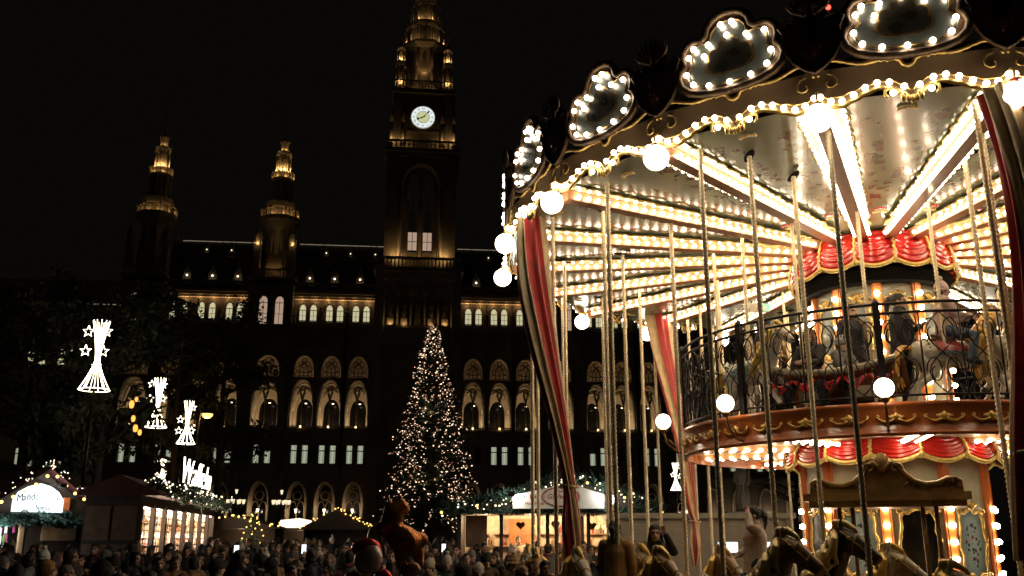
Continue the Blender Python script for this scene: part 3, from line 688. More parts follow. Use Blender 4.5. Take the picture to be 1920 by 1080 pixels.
def side_tower_mesh():
    b = MB(); hw = 2.62
    b.box(-hw, hw, -.6, 5.2, 24.2, 25.9); b.box(-hw, hw, .5, 5.2, 25.9, 32.9)
    for s in (-1, 1):
        b.box(s * 2.2 - .42, s * 2.2 + .42, -.6, .5, 25.9, 31.6)
    b.box(-.32, .32, -.6, .5, 25.9, 31.6)
    for c in (-.98, .98): b.arch_wall(c - .9 + .02, c + .9 - .02, 25.9, 31.6, c, .52, 27.2, 30.0, 30.75, -.3, .1, steps=6)
    b.box(-hw - .1, hw + .1, -.8, 5.3, 31.6, 32.2); b.box(-hw - .25, hw + .25, -.95, 5.4, 32.7, 33.0)
    C = (0, 2.2, 0)
    for i in range(14): x = -hw + (i + .5) * 2 * hw / 14; b.box(x - .07, x + .07, -.85, -.7, 33.0, 33.9)
    b.box(-hw - .1, hw + .1, -.9, -.65, 33.9, 34.05)
    octa(b, [(1.6, 32.9), (1.6, 34.4), (1.4, 34.6), (1.4, 39.2), (1.6, 39.5), (2.2, 40.1), (2.6, 40.4), (2.65, 40.9), (1.8, 40.95), (1.72, 42.0), (1.85, 42.2), (1.85, 42.9), (1.3, 43.1), (1.15, 45.7), (1.55, 45.9), (1.5, 46.0), (1.3, 46.05), (1.28, 46.7), (1.0, 46.9), (.62, 47.0), (.6, 49.5), (.62, 49.7), (.45, 49.8), (.50, 50.3), (.62, 50.8), (.2, 50.9), (.06, 53), (.02, 57)], C)
    for i in range(8):
        a = 2 * pi * (i + .5) / 8; x, y = 1.46 * cos(a), 2.2 + 1.46 * sin(a); b.tube([(x, y, 34.6), (x, y, 39.2)], .17, 5); b.tube([(x, y, 36.8), (x * .97, y, 38.0)], [.26, .03], 5)
        a = 2 * pi * i / 8; x, y = 1.30 * cos(a), 2.2 + 1.30 * sin(a); b.tube([(x, y, 43.1), (x, y, 45.7)], .11, 5); b.tube([(x, y, 45.7), (x * 1.08, y, 46.9)], [.12, .02], 5)
    t = MB(); ballus(t, 2.5, 40.9, 41.8, 32); colonnade(t, .93, 47.0, 49.0, 8, .075, .4); colonnade(t, 1.46, 46.0, 46.5, 14, .055, .22)
    for i in range(8): a = 2 * pi * i / 8; t.sphere((.62 * cos(a), .62 * sin(a), 50.85), .1, 6, 4); t.sphere((2.5 * cos(a + .39), 2.5 * sin(a + .39), 41.95), .14, 6, 4)
    b.add([(x, y + 2.2, z) for x, y, z in t.v], t.f, 0, True)
    for s in (-1, 1):
        for y in (-.2, 4.6):
            x = s * 2.15; b.box(x - .42, x + .42, y - .42, y + .42, 34, 36.9); b.lathe([(.30, 36.9), (.28, 38.2), (.34, 38.3), (.05, 39.3), (0, 39.6)], 8, 0, False, (x, y, 0))
            for i in range(6): a = i * pi / 3; b.tube([(x + .42 * cos(a), y + .42 * sin(a), 36.9), (x + .42 * cos(a), y + .42 * sin(a), 38.1), (x + .30 * cos(a), y + .3 * sin(a), 38.6)], .05, 4)
    b.prism([(-.95, 34.2), (.95, 34.2), (.95, 35.4), (.7, 35.4), (.7, 35.7), (-.7, 35.7), (-.7, 35.4), (-.95, 35.4)], .0, .5)
    return b
_t = side_tower_mesh(); _t.v = [(x, y, z if z < 33 else 33 + (z - 33) * 1.085) for x, y, z in _t.v]
me_st = setmat(_t.mesh('side_tower'), 'stone')
STL = [((0, .55, 47.15), 0), ]
def tower_lights(o, k=1.0):
    W_ = (1, .60, .22)
    lamp = lambda nm, p_, l_, w_, c_, r_: None if (k < 1 and l_[2] < 40) else globals()['lamp'](nm, p_, (l_[0], l_[1], 33 + (l_[2] - 33) * 1.085), w_, c_, r_)
    for i in range(4):
        a = -pi / 2 + (i - 1.5) * .85
        lamp('tower_light', o, (.8 * cos(a), 2.2 + .8 * sin(a), 47.15), 48 * k, W_, .05)
        lamp('tower_light', o, (1.42 * cos(a), 2.2 + 1.42 * sin(a), 46.06), 13 * k, W_, .05)
        lamp('tower_light', o, (2.15 * cos(a), 2.2 + 2.15 * sin(a), 41.1), 22 * k, W_, .05)
        lamp('tower_light', o, (.60 * cos(a), 2.2 + .60 * sin(a), 49.72), 10 * k, W_, .03)
    for s in (-1, 1):
        lamp('tower_light', o, (s * 2.15, -.66, 37.1), 22 * k, W_, .05)
        lamp('tower_light', o, (s * 1.0, -.1, 34.1), 5 * k, W_, .05); lamp('tower_light', o, (s * 2.2, -.75, 34.0), 5 * k, W_, .05)
    lamp('tower_light', o, (0, -.6, 34.15), 6 * k, W_, .05); lamp('tower_light', o, (0, -.9, 38.6), 5 * k, W_, .05)
for i, u in enumerate([ends[0], side[0], side[1], ends[1]]):
    o = ob('side_tower', me_st, HALL, (u, 0, 0))
    for c in (-.98, .98):
        q = MB(); q.prism([(p[0], p[2]) for p in pointed(0, .52, 27.2, 30.0, 30.75, 0, 0)], .02, .05); qq = q.build('tower_window', 'pane_pink', o, (c, 0, 0)); fr = MB().box(-.03, .03, -.03, .01, 27.2, 30.2).box(-.5, .5, -.03, .01, 29.9, 29.98).box(-.5, .5, -.02, .01, 28.5, 28.55).build('mullion', 'iron', o, (c, 0, 0))
    if i < 2: tower_lights(o, 1.0 if i == 1 else .8)
for u in ends: put_bay(u, SD, True)
# ---- main tower
b = MB(); hw = 5.05
b.box(-hw, hw, -3, 6, 0, 26.8)
for z in (9.1, 13.5, 20.5, 24.1, 26.4): b.box(-hw - .2, hw + .2, -3.25, -3, z, z + .35)
for s in (-1, 1): b.box(s * 4.7 - .55, s * 4.7 + .55, -3.9, -3, 0, 34.2); b.box(s * 2.9 - .3, s * 2.9 + .3, -3.4, -3, 0, 26.8)
b.box(-hw, hw, -1.6, 6, 26.8, 33.6)
for i in range(6): x = -4.15 + i * 1.66; b.tube([(x, -2.7, 26.8), (x, -2.7, 31.2)], .16, 8)
for i in range(5): x = -3.32 + i * 1.66; b.tube(pointed(x, .7, 30.6, 31.0, 32.6, -2.75, .1), .13, 5); b.box(x - .42, x + .42, -2.95, -2.2, 26.8, 27.7)
b.box(-hw, hw, -3, -1.6, 32.7, 33.6); b.box(-hw - .5, hw + .5, -3.5, 6, 33.6, 34.1)
for i in range(22): x = -hw + (i + .5) * 2 * hw / 22; b.box(x - .09, x + .09, -3.3, -3.05, 34.1, 35.2)
b.box(-hw - .3, hw + .3, -3.4, -2.95, 35.2, 35.45)
W2 = 4.45
b.arch_wall(-W2, W2, 34, 50.2, 0, 2.35, 35.6, 45.2, 48.3, -2.3, -.9, round_=True, steps=12)
for s in (-1, 1): b.quad((s * W2, -2.3, 34), (s * W2, 6, 34), (s * W2, 6, 50.2), (s * W2, -2.3, 50.2)); b.box(s * 3.9 - .55, s * 3.9 + .55, -2.6, -2.3, 34, 50); b.tube([(s * 2.6, -2.4, 35.6), (s * 2.6, -2.4, 45.2)], .2, 8)
for c in (-.95, .95): b.arch_wall(c - .95 if c < 0 else .0, 0 if c < 0 else c + .95, 35.6, 48.3, c, .58, 36.8, 44.5, 46.2, -.95, -.4, steps=8)
b.quad((-2.4, -.96, 35.6), (-1.9, -.96, 35.6), (-1.9, -.96, 48.3), (-2.4, -.96, 48.3)); b.quad((1.9, -.96, 35.6), (2.4, -.96, 35.6), (2.4, -.96, 48.3), (1.9, -.96, 48.3))
b.tube([(0, -1.1, 35.6), (0, -1.1, 45)], .18, 8); b.tube(pointed(-.95, .75, 44, 44.8, 47.2, -1.1, .1), .13, 5); b.tube(pointed(.95, .75, 44, 44.8, 47.2, -1.1, .1), .13, 5)
b.tube([(2.45 * cos(a), -2.35, 45.2 + 3.2 * sin(a)) for a in [i * pi / 20 for i in range(21)]], .2, 6)
b.box(-W2 - .5, W2 + .5, -2.9, 6, 49.8, 50.3); b.box(-W2 - .2, W2 + .2, -2.6, 6, 49.2, 49.8)
for i in range(17): x = -W2 - .3 + (i + .5) * (2 * W2 + .6) / 17; b.box(x - .07, x + .07, -2.8, -2.6, 50.3, 51.2); b.tube(ring(x + .27, 50.75, .2, -2.7, 4, 8), .04, 4)
b.box(-W2 - .4, W2 + .4, -2.9, -2.5, 51.2, 51.4)
W3 = 3.75
b.box(-W3, W3, -1.7, 5.6, 50.2, 58.6)
for s in (-1, 1):
    b.box(s * 3.35 - .5, s * 3.35 + .5, -2.1, -1.7, 50.3, 58.4)
    for x in (s * 4.05, s * 2.55): b.tube([(x, -2.0, 51.3), (x, -2.0, 54.2)], .22, 6); b.tube([(x, -2.0, 54.2), (x, -2.0, 56.4)], [.3, .02], 6)
b.box(-2.1, 2.1, -1.85, -1.7, 52.9, 53.2)
b.tube(ring(0, 55.1, 1.72, -1.8), .14, 6)
b.box(-W3 - .5, W3 + .5, -2.3, 6, 58.4, 59.0)
for i in range(18): x = -W3 + (i + .5) * 2 * W3 / 18; b.box(x - .05, x + .05, -2.2, -2.05, 59, 60.1); b.tube(ring(x + .2, 59.5, .17, -2.1, 4, 8), .04, 4)
b.box(-W3 - .2, W3 + .2, -2.25, -2.0, 60.1, 60.25)
C = (0, 1.9, 0)
octa(b, [(2.6, 59), (2.6, 60.5), (2.1, 60.9), (2.1, 66.0), (2.7, 66.3), (3.2, 66.7), (3.2, 67.1), (2.2, 67.2), (2.0, 69.8), (2.3, 70.2), (2.3, 70.6), (1.6, 70.8), (1.4, 74), (1.7, 74.3), (1.0, 75), (.8, 80), (.4, 86), (.06, 96), (0, 98)], C)
for i in range(8):
    a = 2 * pi * (i + .5) / 8; b.tube([(2.25 * cos(a), 1.9 + 2.25 * sin(a), 60.9), (2.25 * cos(a), 1.9 + 2.25 * sin(a), 66.2)], .27, 6); b.tube([(2.6 * cos(a), 1.9 + 2.6 * sin(a), 60.9), (2.6 * cos(a), 1.9 + 2.6 * sin(a), 63.4), (2.5 * cos(a), 1.9 + 2.5 * sin(a), 65.2)], [.22, .2, .02], 5)
t = MB(); colonnade(t, 2.75, 67.1, 69.2, 16, .1, .5); colonnade(t, 2.0, 70.7, 73.0, 12, .08, .5)
b.add([(x, y + 1.9, z) for x, y, z in t.v], t.f, 0, True)
b.arch_wall(-.75, .75, 60.9, 66.1, 0, .42, 62.4, 65.0, 65.9, -.35, -.05, steps=6)
for s in (-1, 1):
    for y in (-1.5, 5.2):
        x = s * 3.12
        b.lathe([(.5, 59), (.5, 59.7), (.34, 59.8), (.34, 62.6), (.6, 62.9), (.6, 63.2), (.3, 63.3), (.28, 65.0), (.4, 65.2), (.1, 66.4), (0, 67)], 8, 0, False, (x, y, 0))
        t = MB(); colonnade(t, .62, 59.7, 62.3, 6, .07, .3); colonnade(t, .5, 63.2, 64.8, 6, .06, .3); b.add([(p[0] + x, p[1] + y, p[2]) for p in t.v], t.f, 0, True)
MT = b.build('main_tower', 'stone', HALL, (UT, 0, 0))
for c in (-.95, .95):
    q = MB(); q.box(-.56, .56, -.42, -.38, 37.2, 39.6); q.build('tower_window', 'pane_pink', MT, (c, 0, 0)); MB().box(-.035, .035, -.48, -.43, 37.2, 44.4).box(-.56, .56, -.48, -.43, 38.3, 38.37).box(-.56, .56, -.48, -.43, 39.6, 39.75).box(-.56, .56, -.48, -.43, 42, 42.08).build('mullion', 'iron', MT, (c, 0, 0))
for i in range(5): ob('statue', me_stat, MT, (-3.32 + i * 1.66, -2.55, 27.7), sc=.95)
# clock
q = MB(); q.prism([(1.58 * cos(a), 55.1 + 1.58 * sin(a)) for a in [2 * pi * i / 40 for i in range(40)]], -1.86, -1.8); ck = q.build('clock_face', 'clock', MT)
q = MB(); q.prism([(.80 * cos(a), 55.1 + .80 * sin(a)) for a in [2 * pi * i / 32 for i in range(32)]], -1.875, -1.865); q.build('clock_centre', 'clock_mid', ck)
q = MB()
ROM = ['XII', 'I', 'II', 'III', 'IIII', 'V', 'VI', 'VII', 'VIII', 'IX', 'X', 'XI']
for r_ in (1.55, .84): q.tube([(r_ * cos(a), -1.89, 55.1 + r_ * sin(a)) for a in [2 * pi * i / 40 for i in range(41)]], .03, 4)
for i in range(12):
    tm = text_mesh(ROM[i], .46); a = -2 * pi * i / 12
    vs = []
    for v in tm.vertices:
        x, z = v.co.x * .8, v.co.y; z += 1.2; vs.append((x * cos(a) - z * sin(a), -1.89 - v.co.z, 55.1 + x * sin(a) + z * cos(a)))
    q.add(vs, [tuple(p.vertices) for p in tm.polygons])
q.build('clock_numerals', 'sign_black', ck)
for nm, ang, ln, w in (('minute_hand', radians(43), 1.35, .10), ('hour_hand', radians(-112), .92, .13)):
    q = MB(); pts = [(-w * .5, -.3), (w * .5, -.3), (w * .4, ln * .6), (w * 1.3, ln * .72), (0, ln), (-w * 1.3, ln * .72), (-w * .4, ln * .6)]
    a = -ang; q.prism([(x * cos(a) - z * sin(a), 55.1 + x * sin(a) + z * cos(a)) for x, z in pts], -1.94 if nm[0] == 'm' else -1.92, -1.90 if nm[0] == 'h' else -1.925); q.build(nm, 'sign_black', ck)
WA = (1, .60, .24)
for s in (-1, 1):
    lamp('tower_light', MT, (s * 2.95, -3.1, 35.7), 60, WA, .1); lamp('tower_light', MT, (s * 2.0, -1.6, 36.2), 8, WA, .1)
    lamp('tower_light', MT, (s * 4.05, -2.45, 51.5), 26, WA, .05); lamp('tower_light', MT, (s * 2.55, -2.45, 51.5), 16, WA, .05)
    lamp('tower_light', MT, (s * 3.12, -2.0, 59.9), 40, WA, .05); lamp('tower_light', MT, (s * 3.12, -1.92, 63.3), 70, WA, .05); lamp('tower_light', MT, (s * 1.4, -1.1, 60.6), 9, WA, .1)
    lamp('tower_light', MT, (s * 1.5, -.45, 67.3), 20, WA, .05); lamp('tower_light', MT, (s * 2.5, .7, 67.3), 20, WA, .05); lamp('tower_light', MT, (s * .8, .1, 70.8), 22, WA, .05)
    lamp('tower_light', MT, (s * 1.5, -2.65, 50.5), 2.5, WA, .05); lamp('tower_light', MT, (s * 3.3, -3.2, 27.0), 9, WA, .05); lamp('tower_light', MT, (s * 1.6, -3.3, 26.95), 9, WA, .05)
lamp('tower_light', MT, (0, -.6, 62.5), 10, WA, .05); lamp('tower_light', MT, (0, -1.4, 33.9 + 2), 5, WA, .1)
# ================================================================== trees
def broad_tree(label, base, h, crown, R, nleaf, seed, leaf=.16, bare=0.0):
    """tapered trunk, limbs, twigs and a crown of leaf faces; crown = centre height"""
    rng = random.Random(seed); t = thing('broadleaf_tree', label, 'tree', base, 0, 'broadleaf trees on the square')
    b = MB(); tips = []
    top = Vector((rng.uniform(-.4, .4), rng.uniform(-.4, .4), h * .86))
    b.tube([(0, 0, 0), (.1, .05, h * .2), (top.x * .4, top.y * .4, h * .5), tuple(top)], [R * .10, R * .075, R * .055, .02], 8)
    for i in range(22):
        f = rng.uniform(.28, .86); s = Vector((top.x * f * .6, top.y * f * .6, h * f)); a = rng.uniform(0, 2 * pi); up = rng.uniform(.15, .75)
        L = R * rng.uniform(.65, 1.08) * (1 - .35 * max(0, (f - .6)))
        d = Vector((cos(a), sin(a), up)).normalized(); m = s + d * L * .5 + Vector((0, 0, -.05 * L)); e = s + d * L + Vector((rng.uniform(-.2, .2), rng.uniform(-.2, .2), .12 * L))
        b.tube([s, m, e], [R * .032, R * .02, .012], 5)
        for j in range(7):
            g = rng.uniform(.35, 1.0); q = s + (e - s) * g; d2 = (d + Vector((rng.uniform(-1, 1), rng.uniform(-1, 1), rng.uniform(-.5, .8)))).normalized(); e2 = q + d2 * R * rng.uniform(.15, .36)
            b.tube([q, (q + e2) / 2 + Vector((0, 0, .04)), e2], [.022, .014, .006], 4); tips += [(q + e2) / 2, e2]
    b.build('trunk', 'bark', t)
    c = MB()
    for i in range(nleaf):
        p = rng.choice(tips); s_ = R * .085; q = p + Vector((rng.gauss(0, s_), rng.gauss(0, s_), rng.gauss(0, s_ * .8)))
        n1 = Vector((rng.gauss(0, 1), rng.gauss(0, 1), rng.gauss(0, 1))).normalized(); n2 = n1.orthogonal().normalized(); sz = leaf * rng.uniform(.6, 1.3)
        c.add([q - n1 * sz, q + n2 * sz * .45, q + n1 * sz, q - n2 * sz * .45], [(0, 1, 2, 3)])
    o = c.build('crown', 'leaf', t); o['kind'] = 'stuff'
    return t
broad_tree('large dark leafy tree glowing olive behind the biggest star light', at(165, 1009, 39).xy.to_3d(), 13.2, 8, 3.0, 8500, 11)
broad_tree('dark tree at the far left edge behind the gabled stall', at(20, 1009, 44).xy.to_3d(), 14.5, 8, 3.9, 5000, 12)
broad_tree('dark tree silhouetted against the town hall gallery windows left of the side tower', at(398, 1009, 72).xy.to_3d(), 21.6, 12, 4.1, 5200, 13, leaf=.24)
broad_tree('small dark tree in front of the town hall corner', at(312, 1009, 62).xy.to_3d(), 17.5, 10, 3.4, 3600, 14, leaf=.2)
broad_tree('thin-branched tree in front of the far right town hall arches', at(1490, 1009, 58).xy.to_3d(), 7.2, 5, 2.6, 260, 15, leaf=.12)
# ---- lanterns hanging in the big tree
for i, (x, y, s) in enumerate(((247, 757, .16), (250, 784, .13), (254, 802, .15), (262, 810, .12), (256, 748, .1))):
    lab = ['topmost amber lantern hanging in the dark tree left of the second star light', 'third amber lantern down in the dark tree by the second star light', 'fourth amber lantern down in the dark tree by the second star light', 'lowest amber lantern in the dark tree by the second star light', 'small amber lantern near the top of the string in the dark tree'][i]
    t = thing('tree_lantern', lab, 'lantern', at(x, y, 33), 0, 'amber lanterns hanging in the tree')
    b = MB(); b.lathe([(.02, -s), (s * .45, -s * .8), (s * .6, 0), (s * .35, s * .7)], 8); b.build('lantern_glass', 'ember', t)
    b = MB(); b.lathe([(s * .5, s * .65), (s * .1, s), (.0, s * 1.1)], 8); b.tube([(0, 0, s), (0, 0, s + .4)], .008, 4); b.build('lantern_cap', 'iron', t)
# ---- the Christmas tree
XT = thing('christmas_tree', 'very tall fir tree covered in warm fairy lights before the clock tower', 'christmas tree', (at(803, 1009, 85).x, 85, 0))
rng = random.Random(4); HT = 21.3; b = MB(); b.tube([(0, 0, 0), (0, 0, 10), (.05, 0, HT)], [.5, .32, .03], 8); b.build('trunk', 'bark', XT)
nd = MB(); lights = []
for i in range(520):
    f = (i / 520) ** .8; z = 2.6 + (HT - 3.0) * f; a = i * 2.39996 + rng.uniform(-.3, .3)
    L = 4.85 * (1 - f) ** .85 * rng.uniform(.72, 1.08) + .22; dr = -.16 + .35 * f
    d = Vector((cos(a), sin(a), dr)); s = Vector((0, 0, z)); e = s + d * L; e.z += .08 * L
    nd.tube([s, s + d * L * .5 - Vector((0, 0, .05 * L)), e], [.05, .035, .01], 4)
    for j in range(int(8 + L * 9)):
        g = rng.uniform(.15, 1.03); q = s + (e - s) * g; sd = Vector((-sin(a), cos(a), 0)) * rng.choice((-1, 1)); tl = (.28 + .5 * (1 - g)) * min(1, L * .5)
        tip = q + (sd * .8 + d * .6 + Vector((0, 0, rng.uniform(-.3, .15)))).normalized() * tl
        w = Vector((0, 0, .07)); nd.add([q - w, q + w, tip + w * .3, tip - w * .3], [(0, 1, 2, 3)])
    for j in range(max(1, int(L * 1.6 + rng.random() * 1.5))):
        g = rng.uniform(.45, 1.03); q = s + (e - s) * g + Vector((rng.gauss(0, .09), rng.gauss(0, .09), rng.gauss(0, .12))); lights.append(q)
    if rng.random() < .22:      # dense runs of lights along some boughs
        for j in range(5): g = .55 + .11 * j; lights.append(s + (e - s) * g + Vector((rng.gauss(0, .05), rng.gauss(0, .05), rng.gauss(0, .05) + .06)))
o = nd.build('crown', 'fir', XT); o['kind'] = 'stuff'
rng.shuffle(lights); h2 = len(lights) // 2
o = many_balls(lights[:h2], [rng.choice((.03, .04, .05, .065)) for _ in lights[:h2]], 'fairy_lights', 'tree_light', XT); o['kind'] = 'stuff'
o = many_balls(lights[h2:], [rng.choice((.026, .034, .042, .05)) for _ in lights[h2:]], 'dim_fairy_lights', 'tree_light_dim', XT); o['kind'] = 'stuff'
b = MB(); 
for i in range(6): a = i * pi / 3 + pi / 6; b.tube([(0, 0, HT), (.32 * cos(a), 0, HT + .1 + .32 * sin(a))], [.07, .01], 5)
b.build('tree_star', 'gold', XT)
lamp('tree_glow', XT, (0, -3.6, 6.5), 40, (1, .7, .45), .4); lamp('tree_glow', XT, (0, -2.4, 12.5), 25, (1, .7, .45), .4)  # unseen point lights added for the summed light of the fairy lights
# small lit fir between the stalls
def small_fir(label, base, h, n):
    t = thing('small_fir', label, 'fir tree', base, 0, 'small lit firs in the market'); rg = random.Random(int(h * 100)); c = MB(); L = []
    c.tube([(0, 0, 0), (0, 0, h)], [.05, .01], 5)
    for i in range(90):
        f = i / 90; z = .25 + (h - .3) * f; a = i * 2.4; l = h * .34 * (1 - f) + .06; e = Vector((cos(a) * l, sin(a) * l, z - .1 * l)); c.tube([(0, 0, z + .05), tuple(e)], [.02, .006], 4)
        for j in range(6): g = rg.uniform(.3, 1); q = Vector((0, 0, z)) + (e - Vector((0, 0, z))) * g; v = Vector((rg.gauss(0, 1), rg.gauss(0, 1), rg.gauss(0, .5))).normalized() * .14; c.add([q, q + v + Vector((0, 0, .02)), q + v * .9 - Vector((0, 0, .02))], [(0, 1, 2)])
        if i % 2: L.append(e)
    o = c.build('crown', 'fir', t); o['kind'] = 'stuff'; o = many_balls(L, .035, 'fairy_lights', 'amber', t); o['kind'] = 'stuff'
    return t
small_fir('small fir with amber lights beyond the window-fronted stall', at(474, 1009, 42).xy.to_3d(), 2.9, 60)
small_fir('small lit fir behind the dark-maned carousel horse', at(1545, 1009, 30).xy.to_3d(), 2.5, 60)
# ================================================================== street lights
def star_tube(b, cx, cy, cz, r, tr):
    pts = []
    for i in range(11): a = pi / 2 + i * pi / 5; rr = r if i % 2 == 0 else r * .42; pts.append((cx + rr * cos(a), cy, cz + rr * sin(a)))
    b.tube(pts, tr, 5)
def star_light(label, px, ytop, ybot, d, stars, hide=None):
    top = at(px, ytop, d); bot = at(px, ybot, d); H = top.z - bot.z; t = thing('star_street_light', label, 'street light', (bot.x, d, 0), 0, 'sheaf-shaped star street lights')
    b = MB(); n = 11
    for i in range(n):
        a = 2 * pi * i / n; pts = []
        for j in range(13):
            v = j / 12; r = (.18 * max(0, (v - .5) / .5) ** 1.3 + .07) if v > .42 else (.39 * ((.42 - v) / .42) ** 1.35 + .07)
            pts.append((H * .21 * r / .46 * cos(a), H * .21 * r / .46 * sin(a), bot.z + H * v))
        b.tube(pts, .0125 * H / 2.5, 5)
    b.tube([(H * .21 * cos(a), H * .21 * sin(a), bot.z) for a in [2 * pi * i / 24 for i in range(25)]], .012 * H / 2.5, 5)
    b.build('light_sheaf', 'star_tube', t)
    for (dx, v, r) in stars:
        s = MB(); star_tube(s, dx * H, -.12 * H, bot.z + v * H, r * H, .015 * H / 2.5); s.build('light_star', 'star_tube', t)
    p = MB(); p.tube([(0, 0, 0), (0, 0, bot.z), (0, 0, top.z - .2 * H)], [.07, .05, .03], 8); p.lathe([(.16, 0), (.16, .5), (.09, .7), (.07, .9)], 10); p.build('post', 'iron', t)
    return t
ST = ((-.12, .82, .085), (.14, .82, .085), (-.13, .54, .085), (.12, .53, .085), (.05, .32, .07))
star_light('biggest sheaf of light tubes with stars, by the large tree', 176, 602, 731, 34, ST)
star_light('star light second from the left, partly behind twigs', 292, 709, 801, 47, ((-.12, .86, .08), (.12, .84, .08), (-.13, .56, .085), (.13, .56, .085)))
star_light('star light third from the left, touching the orange street lamp', 348, 752, 832, 54, ((.14, .83, .09), (-.13, .55, .09), (-.15, .29, .09), (.15, .29, .09)))
star_light('smallest star light, low above the stall roof left of the lettering', 302, 856, 906, 90, ((.1, .85, .1), (-.12, .85, .1), (.14, .5, .1), (-.14, .3, .1), (.12, .3, .1)))
star_light('star light half hidden by the brass poles right of the tied curtain', 1268, 868, 919, 88, ((.1, .85, .1), (-.12, .55, .1), (.14, .5, .1)))
t = thing('street_lamp', 'orange glowing bell-shaped street lamp beside the third star light', 'street lamp', at(369, 1009, 56).xy.to_3d())
z_ = at(369, 775, 56).z; b = MB(); b.tube([(-.5, 0, 0), (-.5, 0, z_ - 1), (-.4, 0, z_ + .25), (0, 0, z_ + .3)], .05, 6); b.lathe([(.05, z_ + .3), (.28, z_ + .12), (.36, z_ - .02)], 12); b.build('post', 'iron', t)
MB().lathe([(.34, z_ - .03), (.30, z_ - .18), (.16, z_ - .28), (0, z_ - .31)], 12).build('lamp_bowl', 'sodium', t); lamp('lamp_light', t, (0, -.1, z_ - .5), 160, (1, .5, .15), .2)
def candelabra(label, px, d, ztop):
    t = thing('candelabra_lamp', label, 'street lamp', at(px, 1009, d).xy.to_3d(), 0, 'many-armed candelabra lamps before the town hall')
    b = MB(); b.lathe([(.35, 0), (.3, .5), (.14, .8), (.1, 2), (.09, ztop - .4)], 10); b.build('post', 'iron', t)
    for i in range(9):
        a = 2 * pi * i / 8; r = .62 if i < 8 else 0; z = ztop if i < 8 else ztop + .75
        x, y = r * cos(a), r * sin(a)
        q = MB(); q.tube([(0, 0, ztop - .6), (x * .5, y * .5, z - .5), (x * .95, y * .95, z - .3), (x, y, z - .17)], .03, 5); q.lathe([(.12, .15), (.05, .24), (0, .3)], 6, c=(x, y, z)); o = q.build('lamp_arm', 'iron', t)
        MB().lathe([(.06, -.17), (.12, .15)], 6, c=(x, y, z)).build('lantern_glass', 'lantern_dim', o)
candelabra('many-armed candelabra lamp just right of the white lettering', 437, 72, 4.35)
candelabra('many-armed candelabra lamp between the two left ground arches', 523, 72, 4.3)
candelabra('many-armed candelabra lamp peeping over the mulled wine sign', 1040, 72, 4.9)
candelabra('many-armed candelabra lamp right of the tied curtain', 1125, 72, 4.3)
# ================================================================== market
def frame_of(o, ex, ey):
    """local frame: x along the front, y inwards, as an Empty rotation"""
    return atan2(ey, ex)
def garland(b, pts, r, dens, rng):
    for k in range(len(pts) - 1):
        a, c = Vector(pts[k]), Vector(pts[k + 1]); n = max(1, int((c - a).length * dens))
        for i in range(n):
            q = a + (c - a) * (i / n) + Vector((rng.gauss(0, r * .3), rng.gauss(0, r * .3), rng.gauss(0, r * .3))); v = Vector((rng.gauss(0, 1), rng.gauss(0, 1), rng.gauss(0, 1))).normalized() * r; w = v.orthogonal().normalized() * r * .16
            b.add([q - w, q + w, q + v], [(0, 1, 2)])
rg = random.Random(9)
# ---- stall 1: gabled stall at the left edge
ph = radians(55); A = Vector((-13.84, 28.0, 0))
t = thing('market_stall', 'gabled stall at the left edge with glowing arched sign and amber bulbs', 'market stall', A, ph)
S1 = t; w = 2.2; ze = 2.23; za = 3.67
b = MB(); b.prism([(-w + .15, 0), (w - .15, 0), (w - .15, ze), (0, za - .12), (-w + .15, ze)], 2.6, 2.7); b.box(-w + .1, -w + .22, .05, 2.6, 0, ze); b.box(w - .22, w - .1, .05, 2.6, 0, ze)
b.prism([(-w + .1, ze - .1), (w - .1, ze - .1), (w - .1, ze), (0, za - .1), (-w + .1, ze)], .0, .06); b.box(-.5, w - .1, .0, .06, 0, 2.13); b.build('stall_wall', 'darkwood', t)
for s in (-1, 1):
    b = MB(); n_ = 14
    for i in range(n_):
        f0, f1 = i / n_, (i + 1) / n_; b.quad((0 + s * (w + .25) * f0, -.35, za - (za - ze + .2) * f0), (s * (w + .25) * f1, -.35, za - (za - ze + .2) * f1), (s * (w + .25) * f1, 3.0, za - (za - ze + .2) * f1 + .02), (s * (w + .25) * f0, 3.0, za - (za - ze + .2) * f0 + .02))
    b.build('roof_slope', 'awning', t)
b = MB(); b.box(-w + .1, -.55, -.1, .5, .0, .95); b.box(-w + .0, -.5, -.3, .55, .95, 1.0); b.build('counter', 'palewood', t)
b = MB(); b.box(-.55, -.43, -.05, .05, 0, 2.1); b.build('post', 'palewood', t)
b = MB(); b.box(.1, 1.15, -.05, -.01, 1.62, 2.05); b.build('notice_board', 'palewood', t)
b = MB(); garland(b, [(-w, -.1, 2.25), (-1.2, -.15, 2.15), (0, -.15, 2.2), (1.3, -.15, 2.1)], .2, 330, rg); garland(b, [(-w, -.1, 2.1), (0, -.15, 2.28), (1.2, -.15, 2.18)], .2, 330, rg); garland(b, [(-.9, -.15, 2.42), (.8, -.15, 2.42)], .16, 260, rg); o = b.build('fir_garland', 'fir_cold', t); o['kind'] = 'stuff'
sg = MB(); pts = [(-.95, 2.42), (.55, 2.42), (.55, 2.78), (.38, 3.0), (.12, 3.16), (-.2, 3.24), (-.55, 3.14), (-.82, 2.98), (-.95, 2.75)]; sg.prism(pts, -.22, -.16); sgn = sg.build('gable_sign', 'gable_sign', t)
vs = MB()
for i, chh in enumerate('Mandolerie'):
    tm = text_mesh(chh, .30); a = (i - 4.5) / 9 * 1.0; vs.add([(v.co.x * .8 + -.2 + a * 1.15, -.235 - v.co.z, 2.86 - .22 * a * a + v.co.y + v.co.x * (-.35 * a)) for v in tm.vertices], [tuple(p.vertices) for p in tm.polygons])
